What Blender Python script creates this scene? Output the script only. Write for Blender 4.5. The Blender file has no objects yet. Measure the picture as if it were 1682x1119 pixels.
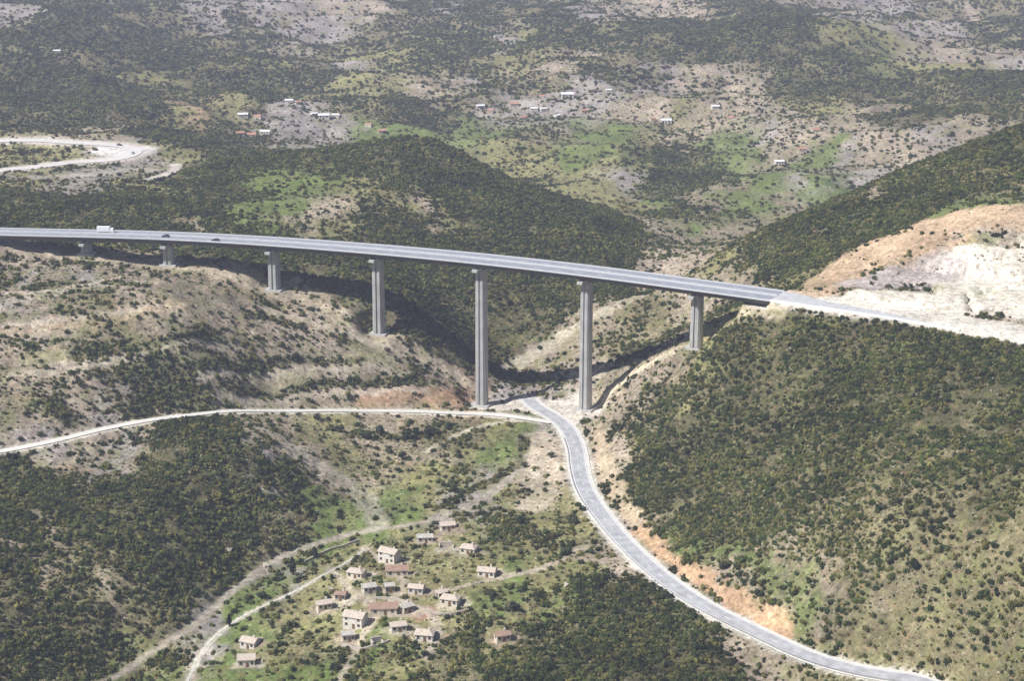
import bpy, bmesh, math, random
import numpy as np
from mathutils import Vector
random.seed(7); rng = np.random.default_rng(7)
S = bpy.context.scene
R = math.radians
# ------------------------------------------------------------------ camera, sky, sun, exposure
FPX = 3139.0; CAMZ = 256.0; PITCH = R(17.0)
cam = bpy.data.cameras.new('camera'); camo = bpy.data.objects.new('camera', cam)
S.collection.objects.link(camo); S.camera = camo
camo.location = (0, 0, CAMZ); camo.rotation_euler = (R(90) - PITCH, 0, 0)
cam.sensor_width = 36; cam.lens = 36 * FPX / 1682; cam.clip_start = 1; cam.clip_end = 20000
SUN_EL = R(49); SUN_AZ = R(62)        # azimuth: how far the sun stands left of straight behind the camera
sd = Vector((-math.sin(SUN_AZ) * math.cos(SUN_EL), -math.cos(SUN_AZ) * math.cos(SUN_EL), math.sin(SUN_EL)))
W = bpy.data.worlds.new('World'); S.world = W; W.use_nodes = True
nt = W.node_tree; sky = nt.nodes.new('ShaderNodeTexSky'); sky.sky_type = 'NISHITA'; sky.sun_disc = False
sky.sun_elevation = SUN_EL; sky.sun_rotation = math.atan2(sd.x, sd.y)
nt.links.new(sky.outputs[0], nt.nodes['Background'].inputs[0]); nt.nodes['Background'].inputs[1].default_value = 0.058
sl = bpy.data.lights.new('sun', 'SUN'); sl.energy = 5.0; sl.angle = R(0.5); sl.color = (1, .97, .94)
slo = bpy.data.objects.new('sun', sl); S.collection.objects.link(slo)
slo.rotation_euler = sd.to_track_quat('Z', 'Y').to_euler(); slo.location = (-200, 0, 600)
S.view_settings.view_transform = 'Standard'; S.view_settings.look = 'None'
S.view_settings.gamma = 1; S.view_settings.use_curve_mapping = False; S.view_settings.exposure = 0.48

# ------------------------------------------------------------------ helpers
C = S.collection
def tag(o, label=None, cat=None, group=None, kind=None):
    if label: o['label'] = label
    if cat: o['category'] = cat
    if group: o['group'] = group
    if kind: o['kind'] = kind
    return o
def empty(name, loc, rz=0, **k):
    o = bpy.data.objects.new(name, None); C.objects.link(o)
    o.location = loc; o.rotation_euler = (0, 0, rz); o.empty_display_size = 1
    return tag(o, **k)
def mesh_of(name, v, f, mats, fm=None, smooth=False):
    me = bpy.data.meshes.new(name); me.from_pydata([tuple(p) for p in v], [], f)
    for m in (mats if isinstance(mats, (list, tuple)) else [mats]): me.materials.append(m)
    if fm: me.polygons.foreach_set('material_index', fm)
    if smooth: me.polygons.foreach_set('use_smooth', [True] * len(me.polygons))
    me.update(); return me
def link(name, me, parent=None, loc=None):
    o = bpy.data.objects.new(name, me); C.objects.link(o)
    if parent is not None: o.parent = parent
    if loc is not None: o.location = loc
    return o
class MB:
    def __init__(s): s.v = []; s.f = []
    def add(s, v, f):
        b = len(s.v); s.v += [tuple(p) for p in v]; s.f += [tuple(i + b for i in q) for q in f]; return s
    def box(s, c, d, rz=0, top=(1, 1)):
        vs = []; ca, sa = math.cos(rz), math.sin(rz)
        for z in (-1, 1):
            for x, y in ((-1, -1), (1, -1), (1, 1), (-1, 1)):
                k = top if z > 0 else (1, 1)
                px, py = x * d[0] / 2 * k[0], y * d[1] / 2 * k[1]
                vs.append((c[0] + px * ca - py * sa, c[1] + px * sa + py * ca, c[2] + z * d[2] / 2))
        return s.add(vs, [(3, 2, 1, 0), (4, 5, 6, 7), (0, 1, 5, 4), (1, 2, 6, 5), (2, 3, 7, 6), (3, 0, 4, 7)])
    def tube(s, a, b, r0, r1, n=7):
        a = Vector(a); b = Vector(b); d = (b - a).normalized(); q = d.to_track_quat('Z', 'Y'); vs = []
        for p, r in ((a, r0), (b, r1)):
            for i in range(n):
                t = 2 * math.pi * i / n; vs.append(p + q @ Vector((math.cos(t) * r, math.sin(t) * r, 0)))
        return s.add(vs, [(i, (i + 1) % n, n + (i + 1) % n, n + i) for i in range(n)] + [tuple(range(n - 1, -1, -1)), tuple(range(n, 2 * n))])
    def build(s, name, mat, parent=None, loc=None, smooth=False):
        return link(name, mesh_of(name, s.v, s.f, mat, smooth=smooth), parent, loc)

# ------------------------------------------------------------------ numpy noise
def _h(i, j, s):
    n = (i * 374761393 + j * 668265263 + s * 2147483647 + 12345) & 0xffffffff
    n = ((n ^ (n >> 13)) * 1274126177) & 0xffffffff
    return ((n ^ (n >> 16)) & 0xffffff) / float(0xffffff)
def vnoise(x, y, s=0):
    xi = np.floor(x).astype(np.int64); yi = np.floor(y).astype(np.int64)
    fx = x - xi; fy = y - yi; fx = fx * fx * (3 - 2 * fx); fy = fy * fy * (3 - 2 * fy)
    a = _h(xi, yi, s); b = _h(xi + 1, yi, s); c = _h(xi, yi + 1, s); d = _h(xi + 1, yi + 1, s)
    return (a * (1 - fx) + b * fx) * (1 - fy) + (c * (1 - fx) + d * fx) * fy
def fbm(x, y, s=0, o=4):
    r = 0; a = .5; t = 0
    for k in range(o):
        r = r + a * vnoise(x, y, s + k * 17); t += a; a *= .5; x = x * 2.03 + 11.3; y = y * 2.03 - 7.1
    return r / t
def sstep(a, b, x):
    t = np.clip((x - a) / (b - a), 0, 1); return t * t * (3 - 2 * t)

# ------------------------------------------------------------------ terrain control points
cp, sp = math.cos(PITCH), math.sin(PITCH)
def ray(u, v):
    x = (u - 841) / FPX; y = (559.5 - v) / FPX
    return np.array([x, cp + y * sp, -sp + y * cp])
def atY(u, v, Y): d = ray(u, v); return d * (Y / d[1]) + [0, 0, CAMZ]
def atZ(u, v, z): d = ray(u, v); return d * ((z - CAMZ) / d[2]) + [0, 0, CAMZ]
deck_px = [(-420, 371), (-250, 374), (-110, 377), (0, 381), (172, 384), (280, 387), (450, 396.5), (621, 409.5), (791, 425), (964, 444.5), (1142, 468), (1290, 488), (1400, 503), (1550, 527), (1682, 550), (1800, 572), (1950, 602)]
def catmull(P, step):
    P = [np.array(p, float) for p in P]; P = [2 * P[0] - P[1]] + P + [2 * P[-1] - P[-2]]; out = []
    for i in range(1, len(P) - 2):
        n = max(2, int(np.linalg.norm(P[i + 1] - P[i]) / step))
        for k in range(n):
            t = k / n
            out.append(.5 * ((2 * P[i]) + (-P[i - 1] + P[i + 1]) * t + (2 * P[i - 1] - 5 * P[i] + 4 * P[i + 1] - P[i + 2]) * t * t + (-P[i - 1] + 3 * P[i] - 3 * P[i + 1] + P[i + 2]) * t ** 3))
    out.append(P[-2]); return np.array(out)
def smooth(P, n):
    for _ in range(n):
        Q = P.copy(); Q[1:-1] = (P[:-2] + P[1:-1] * 2 + P[2:]) / 4; P = Q
    return P
deck = smooth(catmull([atZ(u, v, 0) for u, v in deck_px], 5), 60)
def deck_at(u):      # deck centre point under image column u (used while laying out the piers)
    pr = 841 + FPX * deck[:, 0] / (deck[:, 1] * cp + (CAMZ - deck[:, 2]) * sp)
    i = int(np.argmin(abs(pr - u))); return deck[i], i
piers = []
for u, v in ((-8, 402), (135, 418), (277, 436), (450, 477), (621, 549), (791, 666), (964, 673), (1142, 573)):
    p, i = deck_at(u); t = deck[i + 1] - deck[i - 1]; t /= np.linalg.norm(t)
    q = atY(u, v, p[1]); piers.append((np.array([p[0], p[1], q[2]]), math.atan2(t[1], t[0]), i))
CT = []
for p, a, i in piers: CT.append(tuple(p))
for u in (-420, -250, -110, 1290, 1400, 1550, 1682, 1800, 1950): CT.append(tuple(deck_at(u)[0] - [0, 0, .3]))
def K(mode, *L):
    for u, v, w in L: CT.append(tuple(atZ(u, v, w) if mode == 'z' else atY(u, v, w)))
K('z', # foreground floor and hills
  (300, 1119, -84), (500, 1119, -78), (650, 1119, -73), (850, 1119, -71), (1150, 1119, -73), (650, 950, -74), (500, 950, -80), (850, 1000, -71), (1000, 1000, -73), (800, 850, -75), (700, 800, -79), (950, 850, -75),
  (0, 1119, -70), (0, 950, -58), (150, 900, -60), (200, 950, -66), (300, 850, -62), (100, 800, -56), (450, 860, -78), (400, 960, -86), (200, 1100, -92), (600, 830, -83), (600, 760, -79), (520, 890, -85),
  (330, 692, -48), (420, 730, -56), (520, 790, -74), (230, 720, -53), (-200, 900, -48), (-200, 1119, -62), (120, 730, -50.5), (0, 742, -50), (200, 705, -53), (330, 681, -56), (500, 678, -66), (700, 677, -74), (-150, 760, -46), (500, 720, -69), (750, 730, -78), (870, 690, -77),
  (870, 662, -77), (950, 740, -75), (985, 830, -74), (1060, 930, -73), (1200, 1030, -73), (1330, 1075, -73), (1450, 1119, -74), (1600, 1170, -75),
  # right hill
  (1040, 820, -70), (1110, 900, -70), (1682, 1119, -38), (1682, 900, -20), (1682, 700, -7), (1682, 600, -2), (1500, 600, -6), (1500, 750, -22), (1400, 700, -23), (1250, 600, -22), (1200, 700, -44), (1200, 900, -62), (1400, 900, -42), (1550, 980, -44), (1400, 1020, -58), (1500, 1090, -62), (1050, 700, -63), (1010, 690, -70), (1085, 600, -46), (1200, 543, -14), (1350, 540, -7), (1250, 780, -46), (1900, 900, -5), (1900, 700, 2), (1900, 1119, -20), (1290, 1020, -69),
  # left brown slope
  (0, 450, -8), (0, 520, -14), (0, 600, -28), (0, 680, -41), (150, 470, -9), (150, 560, -24), (150, 635, -39), (300, 480, -13), (300, 560, -28), (300, 620, -43), (450, 530, -33), (450, 600, -48), (450, 650, -62), (600, 600, -56), (600, 650, -68), (700, 640, -70), (-200, 500, -4), (-200, 640, -35), (720, 600, -65), (250, 640, -45),
  # behind the bridge
  (700, 545, -50), (621, 497, -33), (500, 448, -24), (380, 430, -16), (835, 605, -82), (945, 625, -74), (1050, 590, -55), (1130, 553, -36), (1050, 556, -61), (1100, 480, -60), (1150, 430, -50), (940, 545, -66), (1040, 492, -52), (1150, 520, -48), (1205, 512, -20), (1200, 485, -30),
  (1682, 480, 2), (1682, 425, 9), (1550, 440, 4), (1420, 440, 1), (1340, 482, -1), (1450, 475, 1), (1250, 455, -22),
  (0, 368, -4), (0, 345, -4), (200, 345, -14), (350, 380, -16), (100, 320, -22), (300, 310, -30), (130, 290, -34), (0, 290, -32), (200, 245, -42), (0, 232, -42), (80, 255, -43), (280, 270, -42))
K('y', # central hill, ridge and the country beyond
  (700, 480, 1075), (700, 380, 1190), (560, 420, 1090), (620, 228, 1400), (700, 225, 1400), (500, 250, 1390), (780, 262, 1390), (850, 300, 1370), (1000, 365, 1290), (1050, 400, 1240), (850, 450, 1150), (850, 560, 1075), (1000, 440, 1175), (400, 260, 1400), (450, 310, 1280), (600, 320, 1240),
  (1600, 372, 975), (1682, 357, 978), (1520, 385, 980), (1682, 205, 1160), (1590, 240, 1155), (1500, 275, 1145), (1350, 340, 1130), (1200, 405, 1110), (1325, 470, 958), (1450, 385, 1015), (1420, 400, 990), (1230, 440, 1040), (1682, 300, 1060), (1900, 150, 1200), (1900, 330, 1000),
  (100, 180, 1850), (100, 120, 2050), (100, 30, 2400), (250, 200, 1750), (300, 170, 1850), (300, 120, 2100), (300, 40, 2500), (420, 130, 2120), (500, 170, 1950), (450, 60, 2500), (650, 90, 2350),
  (620, 140, 2080), (650, 60, 2500), (800, 140, 2080), (800, 70, 2450), (800, 0, 3000), (1000, 100, 2250), (1000, 40, 2450), (1000, 5, 3000), (1250, 130, 2130), (1220, 40, 2350), (1200, 5, 3000), (1370, 70, 2300), (1500, 50, 2650), (1450, 100, 2280), (1650, 80, 2400), (1600, 120, 2150), (1600, 170, 1850), (1650, 20, 2900), (200, 0, 2900), (600, 5, 2900), (1400, 5, 2950), (-250, 0, 2900), (1950, 0, 2900), (-250, 200, 1750))
K('z', (700, 200, -92), (900, 215, -93), (550, 190, -88), (400, 200, -82), (1000, 220, -92), (1000, 300, -92), (1150, 250, -88), (1150, 320, -88), (1150, 370, -78), (1000, 270, -92), (1350, 190, -86), (1350, 240, -84), (1300, 300, -84), (1480, 210, -84), (850, 180, -92), (1100, 160, -92), (1150, 400, -66), (950, 320, -92), (430, 225, -76), (1550, 190, -82), (300, 225, -60))
for X, Y, z in ((-560, 1450, -40), (560, 1400, -60), (430, 1300, -75), (60, 1500, -90), (-60, 1550, -92), (-900, 3400, -60), (0, 3400, -70), (900, 3400, -60), (0, 5000, 120), (-1800, 5000, 160), (1800, 5000, 140), (-2500, 7500, 300), (2500, 7500, 300), (0, 7500, 280), (0, 440, -70), (200, 440, -40), (-200, 440, -80)):
    CT.append((X, Y, z))
CT = np.array(CT)
AX = 1.0 / 300
def tps_fit(P):
    X = P[:, :2] * AX; n = len(X)
    d = np.sqrt(((X[:, None] - X[None]) ** 2).sum(-1)); Kk = d * d * np.log(d + 1e-9) + np.eye(n) * 0.002
    A = np.zeros((n + 3, n + 3)); A[:n, :n] = Kk; A[:n, n] = 1; A[:n, n + 1:] = X; A[n, :n] = 1; A[n + 1:, :n] = X.T
    b = np.zeros(n + 3); b[:n] = P[:, 2]; return X, np.linalg.solve(A, b)
TX, TW = tps_fit(CT)
def base_h(x, y):
    sh = x.shape; x = x.ravel(); y = y.ravel(); out = np.zeros(len(x)); n = len(TX)
    for i in range(0, len(x), 60000):
        a = x[i:i + 60000] * AX; b = y[i:i + 60000] * AX; r = TW[n] + TW[n + 1] * a + TW[n + 2] * b
        for k in range(n):
            d2 = (a - TX[k, 0]) ** 2 + (b - TX[k, 1]) ** 2 + 1e-12; r += TW[k] * .5 * d2 * np.log(d2)
        out[i:i + 60000] = r
    out = out.reshape(sh); x = x.reshape(sh); y = y.reshape(sh)
    far = sstep(1200, 2000, y)
    ridged = 1 - abs(fbm(x / 210 + 3, y / 210, 5, 4) * 2 - 1)
    out += (fbm(x / 60, y / 60, 9, 4) - .5) * (2.6 + 13 * far) + (ridged - .72) * (3 + 42 * far)
    out += (fbm(x / 14, y / 14, 31, 3) - .5) * 1.2
    gul = 1 - abs(fbm(x / 17 + 50, y / 23, 61, 4) * 2 - 1); out -= sstep(.80, .98, gul) * .9 * (1 - far)   # runnels
    tm = sstep(.35, .6, fbm(x / 90, y / 90, 71, 2)) * (x < 60) * (1 - sstep(1100, 1300, y)); out += np.sin(out * 6.2832 / 3.6) * .42 * tm   # old terraces
    return out

# grid: one sheet, finer near, coarser far
NR, NC = 1060, 500
gy = 430 * (7500 / 430) ** (np.linspace(0, 1, NR)); gs = np.linspace(-.42, .42, NC)
GY, GS = np.meshgrid(gy, gs, indexing='ij'); GX = GS * GY
GZ = base_h(GX, GY)
def hgt(x, y, G=None):       # bilinear lookup in the sheet
    G = GZ if G is None else G
    x = np.asarray(x, float); y = np.asarray(y, float)
    a = np.clip(np.log(np.maximum(y, 431) / 430) / math.log(7500 / 430) * (NR - 1), 0, NR - 1.001)
    b = np.clip((x / y + .42) / .84 * (NC - 1), 0, NC - 1.001)
    i = a.astype(int); j = b.astype(int); fa = a - i; fb = b - j
    return (G[i, j] * (1 - fb) + G[i, j + 1] * fb) * (1 - fa) + (G[i + 1, j] * (1 - fb) + G[i + 1, j + 1] * fb) * fa
MY = 440 * (7400 / 440) ** np.linspace(0, 1, 1500)
def cast(u, v):
    d = ray(u, v); k = MY / d[1]; x = d[0] * k; z = CAMZ + d[2] * k; h = hgt(x, MY)
    b = np.nonzero(z < h)[0]; i = b[0] if len(b) and b[0] > 0 else (1 if len(b) else len(MY) - 1)
    g0 = z[i - 1] - h[i - 1]; g1 = z[i] - h[i]; t = g0 / (g0 - g1) if g0 != g1 else 0
    t = min(max(t, 0), 1); Y = MY[i - 1] + (MY[i] - MY[i - 1]) * t; X = d[0] / d[1] * Y
    return np.array([X, Y, float(hgt(X, Y))])
def project(x, y, z):
    dz = z - CAMZ; dep = y * cp - dz * sp
    return 841 + FPX * x / dep, 559.5 - FPX * (y * sp + dz * cp) / dep

# ------------------------------------------------------------------ roads shape the ground
def pdist(x, y, P):            # distance, height and side to polyline P
    best = np.full(x.shape, 1e9); bz = np.zeros(x.shape); sg = np.zeros(x.shape)
    for i in range(len(P) - 1):
        a, b = P[i], P[i + 1]; dx, dy = b[0] - a[0], b[1] - a[1]; L = dx * dx + dy * dy + 1e-9
        t = np.clip(((x - a[0]) * dx + (y - a[1]) * dy) / L, 0, 1)
        ex = x - a[0] - t * dx; ey = y - a[1] - t * dy; d = np.hypot(ex, ey); m = d < best
        best = np.where(m, d, best); bz = np.where(m, a[2] + t * (b[2] - a[2]), bz); sg = np.where(m, np.sign(dx * ey - dy * ex), sg)
    return best, bz, sg
def near_mask(P, w):
    return (GX > P[:, 0].min() - w) & (GX < P[:, 0].max() + w) & (GY > P[:, 1].min() - w) & (GY < P[:, 1].max() + w)
def decim(P, step):
    out = [P[0]]; acc = 0
    for i in range(1, len(P)):
        if np.linalg.norm((P[i] - out[-1])[:2]) >= step: out.append(P[i])
    out.append(P[-1]); return np.array(out)
def carve(P, half, soft):
    global GZ
    m = near_mask(P, half + soft); Q = decim(P, 5)
    d, z, s = pdist(GX[m], GY[m], Q); k = 1 - sstep(half, half + soft, d)
    GZ[m] = GZ[m] * (1 - k) + (z - .25) * k
def drape(pts, step=2.5, ns=30, n=14):
    W_ = [cast(*p) for p in pts]; P = catmull(W_, step)
    P[:, 2] = hgt(P[:, 0], P[:, 1]); zz = P.copy()
    zz = smooth(zz, ns); P[:, :2] = smooth(P, n)[:, :2]; P[:, 2] = zz[:, 2]; return P
iL = piers[0][2]; iR = deck_at(1283)[1]; iE = deck_at(1600)[1]; iL0 = deck_at(-30)[1]
hw_left = deck[:iL0 + 1].copy(); hw_right = deck[iR:].copy()
road_main = drape([(868, 655), (880, 664), (905, 682), (930, 703), (946, 735), (951, 770), (962, 808), (990, 850), (1030, 897), (1090, 950), (1160, 999), (1250, 1043), (1340, 1082), (1440, 1117), (1560, 1150), (1700, 1185)], ns=120)
road_side = drape([(-160, 775), (-60, 753), (0, 742), (80, 725), (160, 708), (230, 692), (330, 681), (450, 678), (600, 677), (720, 678), (800, 681), (860, 686), (905, 694)], ns=60)
loop_up = drape([(-120, 229), (0, 231), (90, 232), (160, 235), (205, 240), (222, 247), (215, 255), (185, 261), (130, 266), (60, 274), (0, 281), (-100, 292)], ns=60)
loop_low = drape([(130, 296), (190, 292), (245, 284), (282, 276), (290, 268)], ns=30)
for P, h, s_ in ((hw_left, 14, 10), (hw_right, 14, 7), (road_main, 7, 7), (road_side, 4.5, 6), (loop_up, 7, 14), (loop_low, 3, 6)): carve(P, h, s_)
track_valley = drape([(140, 1130), (230, 1085), (330, 1020), (385, 968), (440, 925), (520, 893), (600, 872), (690, 858), (760, 842), (850, 775), (880, 720), (900, 694)], ns=40)
path_pale = drape([(305, 1125), (325, 1085), (345, 1050), (385, 1020), (450, 988), (520, 950), (575, 920), (600, 900)], ns=20)
track_arc = drape([(700, 742), (730, 722), (780, 702), (830, 692), (870, 690)], ns=10)
for P, h, s_ in ((track_valley, 2.2, 3), (path_pale, 1.2, 2), (track_arc, 1.5, 3)): carve(P, h, s_)
# pads for pier feet
for p, a, i in piers:
    d = np.hypot(GX - p[0], GY - p[1]); k = 1 - sstep(7, 15, d); GZ = GZ * (1 - k) + p[2] * k
# keep the ground under the bridge below the girders
m = near_mask(deck[iL0:iR - 1], 30); d, z, s_ = pdist(GX[m], GY[m], decim(deck[iL0:iR - 1], 10))
end_ = ((GX[m] - deck[iR, 0]) * (deck[iR, 0] - deck[iR - 3, 0]) + (GY[m] - deck[iR, 1]) * (deck[iR, 1] - deck[iR - 3, 1])) > 0; d = np.where(end_, 99, d)
lim = -4.6 + 3.5 * sstep(14, 30, d); GZ[m] = np.where(d < 30, np.minimum(GZ[m], np.maximum(lim, -6)), GZ[m])

bx = sstep(196, 208, GX) * (GX < 420) * sstep(0, 6, GY - (915 - (GX - 140) * .64 + 22)) * (1 - sstep(955, 975, GY))
st_ = GZ - 1.0; q_ = np.floor(st_ / 5.5); fr = st_ / 5.5 - q_; stepz = (q_ + sstep(.80, .97, fr)) * 5.5 + 1.0
GZ = GZ * (1 - bx) + (stepz + (fbm(GX / 5, GY / 5, 12, 3) - .5) * .5) * bx

# ------------------------------------------------------------------ land cover (world-space seeds)
COVER = [  # 28 rows of 40 seeds, near row last; each number picks a line of CLS
 (9, 9, 0, 0, 0, 1, 1, 9, 9, 9, 9, 9, 5, 5, 5, 1, 0, 9, 0, 1, 1, 0, 9, 9, 5, 5, 5, 5, 0, 0, 0, 0, 5, 9, 9, 1, 1, 5, 1, 1),
 (1, 1, 0, 0, 1, 1, 1, 1, 1, 1, 1, 9, 9, 9, 1, 1, 1, 1, 0, 9, 4, 0, 0, 1, 0, 0, 0, 0, 0, 0, 0, 0, 4, 4, 4, 9, 5, 9, 1, 1),
 (0, 1, 1, 1, 0, 0, 0, 0, 1, 0, 4, 1, 1, 9, 4, 4, 1, 1, 1, 4, 4, 5, 5, 1, 1, 0, 1, 0, 0, 0, 0, 1, 0, 0, 3, 4, 4, 5, 5, 9),
 (0, 0, 0, 0, 0, 4, 4, 0, 0, 1, 0, 1, 1, 4, 4, 4, 5, 5, 9, 1, 1, 1, 9, 9, 9, 9, 5, 5, 5, 5, 0, 0, 0, 0, 0, 1, 0, 1, 0, 0),
 (0, 0, 0, 0, 0, 0, 4, 6, 4, 4, 1, 9, 9, 1, 1, 1, 1, 1, 1, 9, 9, 9, 9, 9, 2, 5, 4, 2, 5, 5, 5, 4, 4, 2, 2, 0, 0, 0, 0, 1),
 (1, 1, 5, 5, 5, 0, 0, 0, 0, 1, 9, 9, 9, 9, 3, 3, 3, 3, 3, 3, 1, 2, 3, 3, 3, 4, 5, 5, 3, 9, 5, 5, 2, 2, 5, 5, 9, 2, 5, 0),
 (4, 4, 4, 9, 9, 9, 4, 4, 1, 0, 0, 0, 0, 0, 0, 0, 0, 0, 4, 4, 4, 4, 3, 3, 4, 0, 0, 1, 3, 3, 2, 3, 3, 9, 2, 5, 0, 0, 0, 0),
 (4, 4, 9, 9, 9, 4, 4, 1, 0, 0, 3, 3, 3, 3, 4, 0, 0, 0, 0, 0, 0, 4, 4, 4, 9, 0, 0, 0, 2, 3, 3, 9, 3, 9, 2, 0, 0, 0, 1, 1),
 (1, 0, 0, 0, 0, 0, 0, 0, 0, 3, 3, 3, 5, 5, 4, 4, 5, 4, 0, 0, 0, 0, 0, 4, 4, 3, 0, 2, 3, 3, 2, 3, 0, 0, 0, 0, 0, 3, 3, 3),
 (0, 0, 0, 0, 0, 0, 0, 2, 1, 3, 3, 4, 5, 4, 0, 0, 0, 0, 0, 0, 0, 0, 0, 0, 0, 5, 2, 3, 2, 2, 0, 0, 0, 0, 0, 0, 6, 6, 5, 5),
 (5, 2, 0, 0, 5, 5, 5, 4, 0, 0, 0, 0, 0, 0, 0, 0, 0, 0, 0, 0, 0, 0, 0, 0, 0, 5, 5, 2, 4, 0, 0, 0, 0, 0, 0, 6, 6, 5, 7, 7),
 (1, 9, 2, 9, 2, 5, 5, 2, 2, 4, 0, 0, 0, 0, 0, 0, 0, 0, 0, 0, 0, 0, 0, 0, 2, 5, 2, 4, 2, 2, 4, 0, 6, 5, 9, 9, 9, 7, 7, 7),
 (9, 2, 1, 1, 1, 5, 5, 2, 2, 2, 2, 5, 5, 0, 0, 0, 0, 0, 0, 0, 0, 0, 0, 2, 2, 1, 5, 5, 2, 4, 0, 0, 0, 6, 6, 7, 7, 7, 7, 7),
 (2, 9, 5, 2, 4, 2, 5, 2, 5, 2, 5, 5, 2, 5, 5, 0, 0, 0, 0, 0, 0, 0, 2, 2, 1, 1, 2, 5, 4, 0, 0, 0, 0, 0, 0, 0, 0, 0, 0, 5),
 (2, 1, 2, 1, 1, 2, 2, 2, 2, 2, 2, 5, 2, 5, 2, 5, 2, 2, 0, 0, 5, 5, 2, 1, 1, 2, 2, 4, 0, 0, 0, 0, 0, 0, 0, 0, 0, 0, 0, 0),
 (2, 2, 5, 9, 2, 1, 0, 0, 1, 1, 2, 5, 2, 2, 5, 2, 5, 8, 8, 0, 0, 5, 5, 2, 2, 5, 4, 0, 0, 0, 0, 0, 0, 0, 0, 0, 0, 0, 0, 0),
 (1, 2, 5, 9, 1, 1, 0, 9, 2, 2, 2, 5, 2, 5, 2, 5, 6, 6, 5, 9, 9, 9, 7, 5, 5, 0, 0, 0, 0, 0, 0, 0, 0, 0, 0, 0, 0, 0, 0, 0),
 (2, 9, 9, 2, 9, 2, 0, 0, 0, 5, 2, 4, 4, 4, 2, 2, 1, 1, 4, 3, 3, 9, 5, 5, 1, 0, 0, 0, 0, 0, 0, 0, 0, 0, 0, 0, 0, 0, 0, 0),
 (9, 5, 2, 2, 9, 2, 0, 0, 0, 0, 9, 5, 2, 4, 4, 2, 2, 4, 3, 3, 2, 5, 5, 5, 1, 0, 0, 0, 0, 0, 0, 0, 1, 0, 0, 0, 0, 1, 0, 0),
 (0, 0, 0, 1, 0, 0, 0, 0, 0, 0, 0, 0, 5, 5, 5, 4, 4, 4, 9, 2, 5, 5, 5, 5, 1, 0, 0, 0, 0, 0, 0, 1, 1, 0, 1, 0, 0, 0, 0, 0),
 (0, 0, 0, 0, 0, 0, 0, 0, 0, 0, 1, 1, 3, 4, 4, 3, 4, 9, 9, 4, 1, 4, 4, 5, 1, 1, 0, 0, 0, 0, 0, 0, 0, 0, 1, 0, 1, 1, 0, 0),
 (0, 0, 2, 1, 0, 0, 0, 0, 0, 0, 1, 1, 3, 3, 3, 3, 4, 9, 9, 1, 4, 4, 4, 5, 5, 1, 3, 0, 0, 0, 0, 1, 1, 1, 1, 1, 1, 1, 1, 1),
 (0, 5, 1, 1, 1, 0, 0, 0, 0, 1, 1, 1, 3, 4, 4, 4, 4, 4, 4, 4, 1, 4, 1, 5, 5, 5, 1, 3, 0, 0, 2, 2, 1, 1, 1, 1, 1, 1, 1, 1),
 (0, 1, 1, 1, 5, 1, 1, 0, 0, 1, 9, 3, 4, 4, 1, 4, 4, 4, 4, 3, 4, 4, 4, 4, 5, 5, 5, 1, 3, 3, 1, 2, 2, 1, 1, 1, 1, 1, 1, 1),
 (1, 1, 1, 1, 1, 1, 1, 0, 1, 3, 3, 9, 4, 4, 4, 4, 4, 4, 3, 3, 1, 4, 3, 0, 0, 0, 0, 5, 5, 1, 3, 3, 2, 1, 1, 2, 1, 1, 1, 1),
 (0, 1, 1, 1, 2, 1, 1, 1, 9, 3, 3, 1, 4, 4, 4, 4, 4, 4, 4, 1, 4, 3, 1, 0, 0, 0, 0, 0, 5, 5, 1, 1, 1, 1, 1, 1, 1, 1, 1, 1),
 (0, 1, 1, 1, 1, 1, 1, 9, 9, 3, 3, 4, 1, 4, 3, 4, 4, 1, 1, 4, 1, 1, 0, 0, 0, 0, 0, 0, 0, 5, 5, 5, 1, 1, 4, 1, 1, 1, 1, 1),
 (1, 1, 1, 3, 3, 3, 3, 5, 3, 3, 3, 3, 3, 1, 1, 1, 3, 1, 1, 0, 1, 0, 0, 0, 0, 0, 0, 0, 0, 5, 5, 5, 1, 1, 1, 1, 1, 1, 1, 1)]
CLS = [  # ground colour (linear), dark shrub density, dry shrub density
 ((.080, .075, .038), 1.0, .36),    # dense maquis
 ((.180, .160, .088), .74, .85),    # open scrub
 ((.280, .232, .170), .09, .36),    # stony pasture
 ((.120, .165, .045), .08, .14),    # green grass
 ((.225, .212, .095), .14, .34),    # yellow grass
 ((.350, .290, .225), .13, .30),    # bare tan soil
 ((.430, .300, .190), .03, .12),    # orange soil
 ((.600, .555, .460), .01, .03),    # white marl
 ((.285, .175, .115), .12, .15),    # red soil
 ((.300, .268, .250), .11, .20)]    # grey stony soil
seeds = []; sc = []
for r_, row in enumerate(COVER):
    for c_, ch in enumerate(row):
        u = 21 + 42.05 * c_ + (random.random() - .5) * 16; v = 20 + 40 * r_ + (random.random() - .5) * 14
        p = cast(u, v); seeds.append(p[:2]); sc.append(ch)
seeds = np.array(seeds); sc = np.array(sc)
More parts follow.
